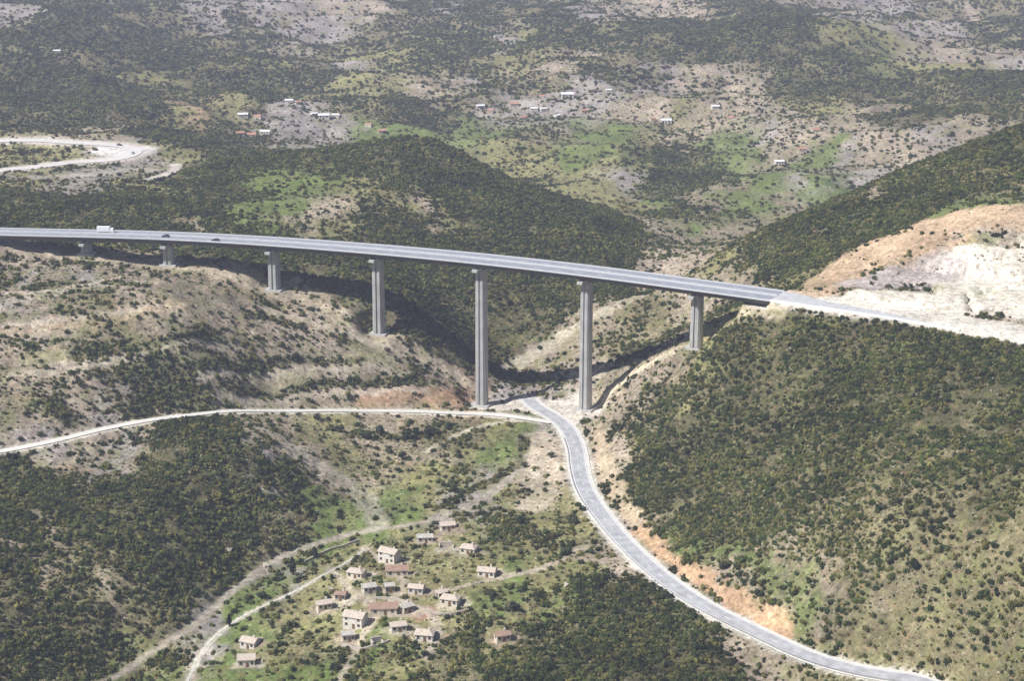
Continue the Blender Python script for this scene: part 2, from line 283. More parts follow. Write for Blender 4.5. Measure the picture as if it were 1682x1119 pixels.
# polar-ish metric: log-distance and bearing, so patches keep their seeds' spacing both near and far
def mapc(x, y): return np.stack([x / y * 9.5, np.log(y) * 4.2], -1)
SM = mapc(seeds[:, 0], seeds[:, 1])
wx = GX + (fbm(GX / 38, GY / 38, 77, 4) - .5) * 34 * (.5 + GY / 1300); wy = GY + (fbm(GX / 38, GY / 38, 99, 4) - .5) * 60 * (.5 + GY / 1200)
wx = wx + (fbm(GX / 9, GY / 9, 177, 3) - .5) * 16; wy = wy + (fbm(GX / 9, GY / 9, 199, 3) - .5) * 30
VM = mapc(wx, np.maximum(wy, 300)).reshape(-1, 2)
colt = np.array([k[0] for k in CLS]); dens = np.array([k[1:] for k in CLS])
COL = np.zeros((len(VM), 3)); DEN = np.zeros((len(VM), 2))
cell = {}                                    # bucketed blend of the nearest seeds
gsz = .22
for i, (a, b) in enumerate(SM): cell.setdefault((int(math.floor(a / gsz)), int(math.floor(b / gsz))), []).append(i)
ca = np.floor(VM[:, 0] / gsz).astype(int); cb = np.floor(VM[:, 1] / gsz).astype(int)
key = (ca + 500) * 4000 + cb; order = np.argsort(key, kind='stable'); ks = key[order]
cuts = np.nonzero(np.diff(ks))[0] + 1
for grp in np.split(order, cuts):
    a, b = ca[grp[0]], cb[grp[0]]; cand = []
    rr = 2
    while len(cand) < 6 and rr < 40:
        cand = [i for i in range(len(SM)) if abs(SM[i, 0] - (a + .5) * gsz) < gsz * rr and abs(SM[i, 1] - (b + .5) * gsz) < gsz * rr] if rr > 6 else \
               [i for p in range(-rr, rr + 1) for q in range(-rr, rr + 1) for i in cell.get((a + p, b + q), ())]
        rr += 2 if rr < 8 else 8
    cand = np.array(cand); d2 = ((VM[grp][:, None] - SM[cand][None]) ** 2).sum(-1)
    w = 1 / (d2 + 2e-3) ** 2.0; w /= w.sum(1, keepdims=True)
    COL[grp] = w @ colt[sc[cand]]; DEN[grp] = w @ dens[sc[cand]]
COL = COL.reshape(NR, NC, 3); DEN = DEN.reshape(NR, NC, 2)
def paint(P, half, soft, col, k=1.0, d0=0, side=0, jit=1.5):
    m = near_mask(P, half + soft + d0 + 8); x, y = GX[m], GY[m]
    d, z, s = pdist(x, y, decim(P, 4)); d = d + (fbm(x / 6, y / 6, 3, 3) - .5) * jit * 2
    w = (1 - sstep(half, half + soft, d)) * k
    if side: w = w * (s == side)
    w = w[:, None]; COL[m] = COL[m] * (1 - w) + np.array(col) * w; DEN[m] = DEN[m] * (1 - w * 1.0)
def line(pts, step=4): return drape(pts, step=step, ns=4)
# verges, cuttings and tracks
gravel = (.52, .49, .42); orange = (.46, .30, .18); lilac = (.31, .275, .22)
paint(road_main, 6.2, 1.5, gravel, jit=.6); paint(road_side, 3.5, 2.5, (.50, .46, .38), jit=1)
paint(hw_left, 16, 4, gravel); paint(hw_right, 14, 3, (.62, .57, .49))
paint(loop_up, 10, 8, (.50, .44, .38)); paint(line([(0, 290), (130, 288), (240, 280)]), 13, 8, (.34, .31, .27), k=.8); paint(line([(185, 247), (222, 247)]), 14, 6, (.62, .58, .54), jit=4); paint(line([(160, 291), (230, 288), (272, 280)]), 2.5, 2, (.12, .12, .10)); paint(line([(240, 296), (282, 284), (290, 270)]), 3.5, 3, (.52, .47, .42))
paint(track_valley, 1.5, 1.6, lilac, jit=1); paint(path_pale, .9, .9, (.45, .42, .34), jit=.6); paint(track_arc, 1.5, 1, (.5, .45, .34), jit=.4)
paint(line([(985, 700), (993, 760), (1015, 810), (1045, 860)]), 2.4, 2.5, (.44, .35, .24), k=.9, jit=3)
paint(line([(1045, 872), (1110, 925), (1170, 965), (1240, 1010), (1290, 1040)]), 2.3, 3, orange, k=.9, jit=4)
paint(line([(600, 655), (660, 650), (740, 655)]), 5, 4, (.38, .23, .145), k=.7, jit=4)
paint(line([(430, 705), (490, 745), (560, 785), (615, 830), (620, 860)]), 5, 3, (.38, .34, .28), k=.6, jit=4)
paint(line([(835, 608), (890, 570), (950, 535), (1050, 488)]), 4.5, 2, (.40, .36, .27), k=.85, jit=2)
paint(line([(980, 675), (1020, 625), (1090, 585), (1180, 545), (1280, 508)]), 3, 2, (.55, .47, .34), k=.8)
paint(line([(800, 670), (870, 665), (960, 680)]), 9, 5, (.55, .50, .43), k=.9)
paint(line([(880, 720), (900, 770), (880, 830)]), 6, 6, (.50, .42, .32), k=.75, jit=5)
paint(line([(640, 1000), (690, 1005)]), 5, 3, (.26, .155, .105), jit=5)
paint(line([(30, 405), (150, 425), (300, 440), (450, 482), (560, 520), (640, 555), (760, 625)]), 5, 4, (.46, .39, .29), k=.75, jit=4)
paint(line([(1330, 478), (1390, 440), (1470, 395), (1560, 358), (1700, 352)]), 13, 5, (.47, .34, .225), k=.9, jit=4)
for pts, hw in (([(1430, 492), (1560, 497), (1720, 520)], 13), ([(1575, 455), (1640, 455), (1740, 460)], 19)): paint(line(pts), hw, 2, (.60, .55, .46), jit=1.5)
paint(line([(1420, 465), (1480, 455), (1540, 450)]), 12, 5, (.42, .37, .35), k=.8, jit=3)
for pts, c_ in (([(0, 500), (130, 470), (230, 465)], (.42, .38, .31)), ([(0, 545), (150, 530), (300, 500)], (.42, .33, .22)), ([(380, 640), (520, 600), (640, 590)], (.36, .33, .2)), ([(300, 520), (400, 505), (560, 545)], (.4, .34, .24)), ([(50, 590), (200, 575), (330, 590)], (.3, .28, .15))):
    paint(line(pts), 3, 3, c_, k=.6, jit=4)
HAM = [(640, 922), (652, 944), (585, 948), (606, 972), (684, 974), (740, 992), (800, 946), (615, 1006), (645, 1006), (584, 1028), (572, 1052), (654, 1036), (698, 1050), (411, 1062), (405, 1092), (532, 1000), (698, 890), (733, 902), (770, 908), (735, 870), (560, 985), (668, 1005), (825, 1052)]
for k, (u, v) in enumerate(HAM): paint(np.array([cast(u, v), cast(u + 12, v)]), 3.5, 4, [(.40, .34, .26), (.34, .27, .20), (.45, .40, .32)][k % 3], k=.8, jit=3)
for pts in ([(600, 900), (640, 935), (665, 960), (640, 990), (610, 1020), (590, 1060), (560, 1119)], [(665, 960), (720, 975), (770, 960), (830, 950), (900, 930), (960, 900)], [(540, 930), (570, 965), (610, 990)], [(640, 990), (700, 1000), (720, 1030), (700, 1080)]): paint(line(pts, 2), 1.3, 1.2, (.42, .36, .28), k=.85, jit=.8)
# the ravine bottom and dark hollows hold dense dark scrub
def thicket(P, half, soft, den=1.0):
    m = near_mask(P, half + soft + 8); x, y = GX[m], GY[m]; d, z, s = pdist(x, y, decim(P, 4)); d = d + (fbm(x / 7, y / 7, 8, 3) - .5) * 6
    w = (1 - sstep(half, half + soft, d)); DEN[m, ] = DEN[m, ] * (1 - w[:, None]) + w[:, None] * np.array([den, .1])
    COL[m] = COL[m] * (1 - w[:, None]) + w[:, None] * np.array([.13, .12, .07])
thicket(line([(150, 590), (230, 600), (310, 640), (325, 668)]), 8, 5); thicket(line([(90, 665), (110, 690)]), 4, 3); thicket(line([(230, 680), (290, 690)]), 3, 3, .8)
for pts, hw in (([(0, 522), (90, 512), (200, 498)], 1.2), ([(120, 585), (260, 566), (380, 560)], 1.0), ([(330, 602), (470, 590), (600, 592)], 1.4), ([(360, 640), (520, 632), (690, 628)], 1.3), ([(20, 565), (110, 558)], 1.2), ([(400, 510), (520, 545), (600, 570)], .8), ([(60, 470), (150, 462), (240, 470)], 1.0)): thicket(line(pts), hw, 1.2, .95)
for pts in ([(0, 535), (110, 524), (230, 508)], [(100, 600), (250, 580), (400, 574)], [(330, 616), (480, 605), (640, 606)], [(350, 655), (520, 646), (700, 642)], [(0, 480), (90, 478), (200, 455)], [(420, 500), (520, 532), (640, 575)], [(0, 620), (100, 612), (190, 600)]): paint(line(pts), 1.3, 1.2, (.44, .38, .30), k=.75, jit=1)
thicket(line([(1150, 655), (1060, 640)]), 2, 3)
thicket(line([(600, 715), (720, 720)]), 3, 3, .9)
thicket(line([(720, 835), (790, 800), (850, 765), (860, 720)]), 1.5, 2, .6)

# ------------------------------------------------------------------ materials
def newmat(name):
    m = bpy.data.materials.new(name); m.use_nodes = True; n = m.node_tree; b = n.nodes['Principled BSDF']
    b.inputs['Roughness'].default_value = .85; b.inputs['Specular IOR Level'].default_value = .25
    return m, n, b
def flat(name, col, rough=.8, var=.15, scale=.6, bump=0.0, metal=0):
    m, n, b = newmat(name); b.inputs['Roughness'].default_value = rough; b.inputs['Metallic'].default_value = metal
    tc = n.nodes.new('ShaderNodeTexCoord'); no = n.nodes.new('ShaderNodeTexNoise'); no.inputs['Scale'].default_value = scale; no.inputs['Detail'].default_value = 6
    mx = n.nodes.new('ShaderNodeMix'); mx.data_type = 'RGBA'
    mx.inputs[6].default_value = tuple(c * (1 - var) for c in col) + (1,); mx.inputs[7].default_value = tuple(min(1, c * (1 + var)) for c in col) + (1,)
    mr = n.nodes.new('ShaderNodeMapRange'); mr.inputs[1].default_value = .3; mr.inputs[2].default_value = .7
    n.links.new(tc.outputs['Object'], no.inputs['Vector']); n.links.new(no.outputs[0], mr.inputs[0]); n.links.new(mr.outputs[0], mx.inputs[0]); n.links.new(mx.outputs[2], b.inputs['Base Color'])
    if bump:
        bu = n.nodes.new('ShaderNodeBump'); bu.inputs['Strength'].default_value = bump; bu.inputs['Distance'].default_value = .3
        n.links.new(no.outputs[0], bu.inputs['Height']); n.links.new(bu.outputs[0], b.inputs['Normal'])
    return m
def nd(n, t, **k):
    x = n.nodes.new(t)
    for a, b in k.items(): setattr(x, a, b)
    return x
def ground_mat():
    m, n, b = newmat('hillside_ground'); L = n.links.new; b.inputs['Roughness'].default_value = 1; b.inputs['Specular IOR Level'].default_value = .05
    at = nd(n, 'ShaderNodeAttribute', attribute_name='cover'); geo = nd(n, 'ShaderNodeNewGeometry')
    def noise(s, d=5, r=.6):
        x = nd(n, 'ShaderNodeTexNoise'); x.inputs['Scale'].default_value = s; x.inputs['Detail'].default_value = d; x.inputs['Roughness'].default_value = r; L(geo.outputs['Position'], x.inputs['Vector']); return x
    def rng_(src, a, c, lo, hi):
        x = nd(n, 'ShaderNodeMapRange'); x.inputs[1].default_value = a; x.inputs[2].default_value = c; x.inputs[3].default_value = lo; x.inputs[4].default_value = hi; L(src, x.inputs[0]); return x.outputs[0]
    def mul(a, f):
        x = nd(n, 'ShaderNodeMix', data_type='RGBA', blend_type='MULTIPLY'); x.inputs[0].default_value = 1; L(a, x.inputs[6]); L(f, x.inputs[7]); return x.outputs[2]
    def mixc(f, a, col):
        x = nd(n, 'ShaderNodeMix', data_type='RGBA'); L(f, x.inputs[0]); L(a, x.inputs[6]); x.inputs[7].default_value = col + (1,); return x.outputs[2]
    n1 = noise(.035, 6, .65); n2 = noise(.35, 5, .7); n3 = noise(1.3, 3, .7)
    c = at.outputs['Color']
    c = mul(c, rng_(n1.outputs[0], .3, .7, .62, 1.38)); c = mul(c, rng_(n2.outputs[0], .3, .7, .5, 1.5)); c = mul(c, rng_(n3.outputs[0], .3, .7, .72, 1.28))
    n4 = noise(.09, 4, .6); n5 = noise(.5, 4, .6); n6 = noise(.22, 4, .7)
    def al(x):
        y = nd(n, 'ShaderNodeMath', operation='MULTIPLY'); L(x, y.inputs[0]); L(at.outputs['Alpha'], y.inputs[1]); return y.outputs[0]
    c = mixc(al(rng_(n4.outputs[0], .50, .66, 0, .5)), c, (.19, .21, .07))      # grass creeping in
    c = mixc(al(rng_(n6.outputs[0], .56, .70, 0, .45)), c, (.36, .22, .13))      # rusty soil
    c = mixc(rng_(n5.outputs[0], .62, .70, 0, .55), c, (.52, .46, .36))      # pale stones
    c = mixc(al(rng_(n5.outputs[0], .44, .34, 0, .7)), c, (.075, .075, .04))    # low dark tufts
    L(c, b.inputs['Base Color'])
    bu = nd(n, 'ShaderNodeBump'); bu.inputs['Strength'].default_value = .8; bu.inputs['Distance'].default_value = 1.0; L(n2.outputs[0], bu.inputs['Height']); L(bu.outputs[0], b.inputs['Normal'])
    return m
M_ground = ground_mat()
M_asph = flat('weathered_asphalt', (.38, .38, .395), .75, .22, .22)
M_deck = flat('deck_asphalt', (.26, .275, .31), .7, .10, .25)
M_line = flat('road_paint', (.75, .75, .72), .7, .08, 1.5)
def concrete(name, col):
    m, n, b = newmat(name); L = n.links.new; tc = nd(n, 'ShaderNodeTexCoord'); mp = nd(n, 'ShaderNodeMapping'); mp.inputs['Scale'].default_value = (1, 1, .05); L(tc.outputs['Object'], mp.inputs[0])
    no = nd(n, 'ShaderNodeTexNoise'); no.inputs['Scale'].default_value = .9; no.inputs['Detail'].default_value = 5; L(mp.outputs[0], no.inputs['Vector']); n2 = nd(n, 'ShaderNodeTexNoise'); n2.inputs['Scale'].default_value = .18; n2.inputs['Detail'].default_value = 5; L(tc.outputs['Object'], n2.inputs['Vector'])
    sx = nd(n, 'ShaderNodeSeparateXYZ'); L(tc.outputs['Object'], sx.inputs[0]); fr = nd(n, 'ShaderNodeMath', operation='PINGPONG'); fr.inputs[1].default_value = 2.4; L(sx.outputs[2], fr.inputs[0])
    def mr(src, a, c, lo, hi):
        x = nd(n, 'ShaderNodeMapRange'); x.inputs[1].default_value = a; x.inputs[2].default_value = c; x.inputs[3].default_value = lo; x.inputs[4].default_value = hi; L(src, x.inputs[0]); return x.outputs[0]
    def mu(a, c):
        x = nd(n, 'ShaderNodeMath', operation='MULTIPLY'); L(a, x.inputs[0]); L(c, x.inputs[1]); return x.outputs[0]
    f = mu(mu(mr(no.outputs[0], .3, .7, .78, 1.12), mr(n2.outputs[0], .3, .7, .85, 1.12)), mr(fr.outputs[0], 0, .14, .80, 1))
    mx = nd(n, 'ShaderNodeMix', data_type='RGBA', blend_type='MULTIPLY'); mx.inputs[0].default_value = 1; mx.inputs[6].default_value = col + (1,); L(f, mx.inputs[7]); L(mx.outputs[2], b.inputs['Base Color']); return m
M_conc = flat('pale_concrete', (.42, .42, .41), .85, .12, .4, .1)
M_conc2 = concrete('pier_concrete', (.38, .38, .37))
M_barr = flat('parapet_concrete', (.44, .45, .46), .8, .1, 1)
M_steel = flat('galvanised_steel', (.45, .46, .47), .45, .1, 2, metal=.6)

# ------------------------------------------------------------------ ground sheet
me = bpy.data.meshes.new('ground'); nv = NR * NC
me.vertices.add(nv); me.vertices.foreach_set('co', np.stack([GX, GY, GZ], -1).astype(np.float32).ravel())
I = (np.arange(NR - 1)[:, None] * NC + np.arange(NC - 1)[None]).ravel()
Q = np.stack([I, I + 1, I + 1 + NC, I + NC], -1).astype(np.int32); nf = len(Q)
me.loops.add(nf * 4); me.polygons.add(nf); me.loops.foreach_set('vertex_index', Q.ravel())
me.polygons.foreach_set('loop_start', np.arange(0, nf * 4, 4, dtype=np.int32)); me.polygons.foreach_set('use_smooth', np.ones(nf, bool))
me.update(calc_edges=True)
ca_ = me.color_attributes.new('cover', 'FLOAT_COLOR', 'POINT'); cc = np.ones((nv, 4), np.float32); cc[:, :3] = COL.reshape(-1, 3); cc[:, 3] = np.clip(DEN.reshape(-1, 2).sum(1) * 5, .12, 1); ca_.data.foreach_set('color', cc.ravel())
me.materials.append(M_ground); ground = link('ground', me); tag(ground, kind='structure')

# ------------------------------------------------------------------ sweeps for roads and deck
def frames(P):
    T = np.gradient(P[:, :2], axis=0); T /= np.linalg.norm(T, axis=1)[:, None]; return np.stack([-T[:, 1], T[:, 0]], -1)
def sweep(P, prof, closed=True, cap=True):
    N = frames(P); mb = MB(); n = len(prof)
    v = [(P[i, 0] + N[i, 0] * o, P[i, 1] + N[i, 1] * o, P[i, 2] + z) for i in range(len(P)) for o, z in prof]
    f = [(i * n + k, i * n + (k + 1) % n, (i + 1) * n + (k + 1) % n, (i + 1) * n + k) for i in range(len(P) - 1) for k in range(n if closed else n - 1)]
    if closed and cap: f += [tuple(range(n - 1, -1, -1)), tuple((len(P) - 1) * n + k for k in range(n))]
    return mb.add(v, f)
def strip(P, a, b, z): return sweep(P, [(b, z), (a, z)], closed=False)
def dashes(P, o, w, z, L=4, gap=8):
    mb = MB(); N = frames(P); s = 0; acc = [0]
    for i in range(1, len(P)): acc.append(acc[-1] + np.linalg.norm(P[i] - P[i - 1]))
    acc = np.array(acc); t = 0
    while t + L < acc[-1]:
        v = []
        for tt in (t, t + L):
            x, y, zz = (np.interp(tt, acc, P[:, k]) for k in range(3)); nx, ny = (np.interp(tt, acc, N[:, k]) for k in range(2))
            v += [(x + nx * (o - w / 2), y + ny * (o - w / 2), zz + z), (x + nx * (o + w / 2), y + ny * (o + w / 2), zz + z)]
        mb.add(v, [(0, 2, 3, 1)]); t += L + gap
    return mb
def road(name, P, half, mat, shoulder=None, lines=True, lw=.3):
    r = strip(P, -half, half, .10).build(name, mat); tag(r, kind='structure')
    if lines:
        strip(P, -half + .25, -half + .25 + lw, .104).build('edge_line', M_line, r); strip(P, half - .25 - lw, half - .25, .104).build('edge_line', M_line, r)
        dashes(P, 0, .25, .104).build('centre_line', M_line, r)['kind'] = 'stuff'
    return r
M_gravel = flat('pale_gravel_verge', (.60, .58, .53), .95, .18, .8)
rm = road('lower_road', road_main, 3.9, M_asph)
strip(road_main, 3.9, 5.6, .05).build('verge', M_gravel, rm); strip(road_main, -5.4, -3.9, .05).build('verge', M_gravel, rm)
M_lane = flat('pale_lane_surface', (.62, .60, .55), .9, .12, .6)
rs = road('side_road', road_side, 2.3, M_lane, lines=False)
lp = road('loop_road', loop_up, 6.0, flat('pale_loop_surface', (.58, .55, .52), .9, .1, .3), lines=False)
fp_ = path_pale.copy(); fp_[:, 2] -= .13
fp_w = .55 + .25 * (fbm(np.arange(len(fp_)) / 3.0, np.zeros(len(fp_)), 5, 3) - .5); fp_N = frames(fp_); fp_w[-6:] *= np.linspace(1, .2, 6)
MB().add([(fp_[i, 0] - fp_N[i, 0] * fp_w[i], fp_[i, 1] - fp_N[i, 1] * fp_w[i], fp_[i, 2]) for i in range(len(fp_))] + [(fp_[i, 0] + fp_N[i, 0] * fp_w[i], fp_[i, 1] + fp_N[i, 1] * fp_w[i], fp_[i, 2]) for i in range(len(fp_))], [(i + 1, i, len(fp_) + i, len(fp_) + i + 1) for i in range(len(fp_) - 1)]).build('footpath', flat('pale_path_surface', (.52, .49, .42), .95, .3, .8))['kind'] = 'structure'
def highway(name, P):
    h = strip(P, -9.7, 9.7, .10).build(name, M_deck); tag(h, kind='structure')
    for o in (-9.0, 1.0, -1.2, 8.8): strip(P, o, o + .25, .104).build('edge_line', M_line, h)
    for o in (-5.8, 5.8): dashes(P, o, .25, .104).build('lane_line', M_line, h)['kind'] = 'stuff'
    sweep(P, [(-.3, .1), (-.12, .95), (.12, .95), (.3, .1)][::-1]).build('median_barrier', M_barr, h)
    for s_ in (-1, 1): sweep(P, [(s_ * 9.7, .1), (s_ * 9.7, .9), (s_ * 9.95, .9), (s_ * 10.1, -.3)][::-s_]).build('edge_barrier', M_barr, h)
highway('highway', hw_left)
M_dusty = flat('dusty_asphalt', (.44, .44, .45), .85, .15, .3)
hw_seen = hw_right[:iE - iR]; nr_ = len(hw_seen); tt_ = np.linspace(0, 1, nr_); far_ = 9.7 - 9.5 * sstep(0, .4, tt_) - 9.0 * sstep(.4, 1, tt_); N_r = frames(hw_seen)
near_e = [(hw_right[i, 0] - N_r[i, 0] * 9.7, hw_right[i, 1] - N_r[i, 1] * 9.7, .1) for i in range(nr_)]; far_e = [(hw_right[i, 0] + N_r[i, 0] * far_[i], hw_right[i, 1] + N_r[i, 1] * far_[i], .1) for i in range(nr_)]
h = MB().add(near_e + far_e, [(i, i + 1, nr_ + i + 1, nr_ + i) for i in range(nr_ - 1)]).build('highway', M_dusty); tag(h, kind='structure')
for o in (-9.1,): strip(hw_seen, o, o + .25, .104).build('edge_line', M_line, h)
dashes(hw_seen, -5.8, .25, .104).build('lane_line', M_line, h)['kind'] = 'stuff'
sweep(hw_seen, [(-9.7, .1), (-9.7, .7), (-10, .7), (-10.2, -.3)]).build('edge_barrier', M_line, h)

# ------------------------------------------------------------------ the viaduct
P = deck[iL0:iR + 1]; KW = .86; BANK = .055 * (1 - sstep(0, .75, np.linspace(0, 1, len(P)))); mid = deck_at(791)[0]
via = empty('viaduct', tuple(mid - [0, 0, 81]), label='long grey concrete viaduct on tall piers crossing the valley', cat='bridge')
off = -Vector(via.location)
def vb(mb, name, mat, parent=via):
    o = mb.build(name, mat, parent); o.location = off if parent is via else (0, 0, 0); return o
def bank(mb, Pq):      # tilt the finished sweep across the deck
    Nq = frames(Pq); v = np.array(mb.v); i = np.array([int(np.argmin((Pq[:, 0] - x) ** 2 + (Pq[:, 1] - y) ** 2)) for x, y, _ in v])
    o = ((v[:, :2] - Pq[i, :2]) * Nq[i]).sum(1); v[:, 2] -= o * BANK[i]; mb.v = [tuple(q) for q in v]; return mb
def dsweep(prof): return bank(sweep(P, [(o * KW, z) for o, z in prof]), P)
def dstrip(a, b, z): return bank(strip(P, a * KW, b * KW, z), P)
def ddash(o, w, z): return bank(dashes(P, o * KW, w, z), P)
ds = vb(dsweep( [(-11.8, 0), (11.8, 0), (11.8, -.3), (9.0, -.8), (-9.0, -.8), (-11.8, -.35)][::-1]), 'deck_slab', M_deck)
vb(dstrip( -11.2, 11.2, .02), 'road_surface', M_deck)
vb(dsweep( [(-8.6, -.8), (8.6, -.8), (7.6, -3.3), (-7.6, -3.3)][::-1]), 'box_girder', flat('shade_dark_concrete', (.10, .10, .105), .9, .2, .3))  # near-black colour paints in the shade below the deck overhang
for s_ in (-1, 1):
    vb(dsweep( [(s_ * 11.3, 0), (s_ * 11.4, .5), (s_ * 11.7, .5), (s_ * 11.95, .1), (s_ * 11.95, -.35), (s_ * 11.82, -.35), (s_ * 11.82, 0)][::-s_]), 'parapet', M_barr)
    vb(ddash( s_ * 5.8, .25, .03), 'lane_line', M_line)['kind'] = 'stuff'
for o_ in (-10.4, 1.0, -1.2, 10.2): vb(dstrip( o_, o_ + .25, .026), 'edge_line', M_line)
vb(dsweep( [(-.3, .02), (-.12, .9), (.12, .9), (.3, .02)][::-1]), 'median_barrier', M_barr)
for p, a, i in piers[1:]:
    H = -3.3 - 1.8 - p[2]; top = -5.2
    if H < 1: continue
    ca, sa = math.cos(a), math.sin(a)
    sh = MB(); lv = []
    prof = [(-1, -.7), (-.7, -1), (-.22, -1), (-.22, -.78), (.22, -.78), (.22, -1), (.7, -1), (1, -.7), (1, .7), (.7, 1), (-.7, 1), (-1, .7)]
    for z, k in ((p[2] - 3, 1.12), (p[2] + H * .5, 1.04), (top, 1.0)):
        lv += [(p[0] + x * 2.6 * k * ca - y * 2.9 * k * sa, p[1] + x * 2.6 * k * sa + y * 2.9 * k * ca, z) for x, y in prof]
    n = len(prof); f = [(l * n + q, l * n + (q + 1) % n, (l + 1) * n + (q + 1) % n, (l + 1) * n + q) for l in range(2) for q in range(n)] + [tuple(range(2 * n, 3 * n))]
    sh.add(lv, f); pr = vb(sh, 'pier', M_conc2)
    cb = MB(); zc = top   # hammerhead, deeper over the shaft
    prof2 = [(-9.6, zc + 1.3), (9.6, zc + 1.3), (9.6, zc + .0), (4, zc - .9), (-4, zc - .9), (-9.6, zc + .0)]
    vv = [(p[0] + q * ca - o * sa, p[1] + q * sa + o * ca, z) for q in (-1.5, 1.5) for o, z in prof2]
    cb.add(vv, [(5, 4, 3, 2, 1, 0), (6, 7, 8, 9, 10, 11)] + [(k, (k + 1) % 6, 6 + (k + 1) % 6, 6 + k) for k in range(6)])
    vb(cb, 'pier_cap', M_conc, pr)
    ft = MB(); ft.box((p[0], p[1], p[2] + .1), (9.5, 7.5, 1.8), a); vb(ft, 'footing', M_conc, pr)
# abutments
for idx, s_ in ((iR, 1), (iL0, -1)):
    q = deck[idx]; t = deck[min(idx + 1, len(deck) - 1)] - deck[idx - 1]; a = math.atan2(t[1], t[0])
    ab = MB(); ab.box((q[0] + s_ * 1.0 * math.cos(a), q[1] + s_ * 1.0 * math.sin(a), -3.45), (2.0, 19.2, 6.0), a)
    vb(ab, 'abutment', M_barr)
#VEG#
# ------------------------------------------------------------------ vegetation
def foliage_mat(name, stops, trans=.0):
    m, n, b = newmat(name); L = n.links.new; b.inputs['Roughness'].default_value = .8; b.inputs['Specular IOR Level'].default_value = .15
    oi = nd(n, 'ShaderNodeObjectInfo'); cr = nd(n, 'ShaderNodeValToRGB'); e = cr.color_ramp.elements
    while len(e) < len(stops): e.new(.5)
    for i, (p, c) in enumerate(stops): e[i].position = p; e[i].color = c + (1,)
    L(oi.outputs['Random'], cr.inputs[0]); big = nd(n, 'ShaderNodeTexNoise'); big.inputs['Scale'].default_value = .028; big.inputs['Detail'].default_value = 3; mb_ = nd(n, 'ShaderNodeMapRange'); mb_.inputs[1].default_value = .35; mb_.inputs[2].default_value = .65; mb_.inputs[3].default_value = .62; mb_.inputs[4].default_value = 1.3; L(big.outputs[0], mb_.inputs[0])
    geo = nd(n, 'ShaderNodeNewGeometry'); no = nd(n, 'ShaderNodeTexNoise'); no.inputs['Scale'].default_value = .9; L(geo.outputs['Position'], no.inputs['Vector'])
    mr = nd(n, 'ShaderNodeMapRange'); mr.inputs[1].default_value = .3; mr.inputs[2].default_value = .7; mr.inputs[3].default_value = .6; mr.inputs[4].default_value = 1.45; L(no.outputs[0], mr.inputs[0])
    mx = nd(n, 'ShaderNodeMix', data_type='RGBA', blend_type='MULTIPLY'); mx.inputs[0].default_value = 1; L(cr.outputs[0], mx.inputs[6]); L(geo.outputs['Position'], big.inputs['Vector']); pm_ = nd(n, 'ShaderNodeMath', operation='MULTIPLY'); L(mr.outputs[0], pm_.inputs[0]); L(mb_.outputs[0], pm_.inputs[1]); L(pm_.outputs[0], mx.inputs[7]); L(mx.outputs[2], b.inputs['Base Color'])
    return m
M_ever = foliage_mat('evergreen_foliage', [(0, (.018, .028, .011)), (.3, (.032, .046, .014)), (.55, (.058, .076, .018)), (.8, (.090, .088, .026)), (1, (.155, .145, .045))])
M_dry = foliage_mat('dry_foliage', [(0, (.17, .15, .09)), (.35, (.25, .215, .13)), (.6, (.16, .185, .075)), (.85, (.33, .29, .20)), (1, (.20, .12, .08))])
M_dark = foliage_mat('dark_foliage', [(0, (.022, .030, .018)), (1, (.045, .055, .025))])
M_bark = flat('bark', (.12, .09, .065), .9, .2, 4)
def clump(seed, nleaf, squash=.75, leaf=.34, core=True, up=0):
    r = random.Random(seed); mb = MB(); e_ = .45 + .3 * (seed % 2); lobes = [(Vector((r.uniform(-e_, e_), r.uniform(-.45, .45), r.uniform(.25, .6) * squash + up)), r.uniform(.42, .68)) for _ in range(5)]
    if core:
        for c, q in lobes[:3]:
            bm = bmesh.new(); bmesh.ops.create_icosphere(bm, subdivisions=1, radius=q * .78)
            for v in bm.verts: v.co = c + v.co * r.uniform(.8, 1.15) * 1.0; v.co.z = max(v.co.z, -.1)
            bm.verts.index_update(); mb.add([v.co.copy() for v in bm.verts], [tuple(v.index for v in f.verts) for f in bm.faces]); bm.free()
    for _ in range(nleaf):
        c, q = r.choice(lobes); d = Vector((r.gauss(0, 1), r.gauss(0, 1), r.gauss(.25, .9))).normalized(); p = c + d * q * r.uniform(.75, 1.1); p.z = max(p.z * 1.0, .02)
        nrm = (d + Vector((r.uniform(-.7, .7), r.uniform(-.7, .7), r.uniform(-.4, .7)))).normalized(); a = nrm.orthogonal().normalized(); b_ = nrm.cross(a); l = leaf * r.uniform(.5, 1.1)
        t = r.uniform(0, 6.28); a, b_ = a * math.cos(t) + b_ * math.sin(t), b_ * math.cos(t) - a * math.sin(t)
        mb.add([p - a * l * .6, p + b_ * l * .45 - a * l * .1, p + a * l * .7, p - b_ * l * .45 + nrm * l * .12], [(0, 1, 2, 3)])
    return mb
ever_meshes = [mesh_of('evergreen_shrub', *(lambda q: (q.v, q.f))(clump(100 + k, 64, .75 + .1 * k)), M_ever) for k in range(6)]
dry_meshes = [mesh_of('dry_shrub', *(lambda q: (q.v, q.f))(clump(200 + k, 44, .6, .30)), M_dry) for k in range(4)]
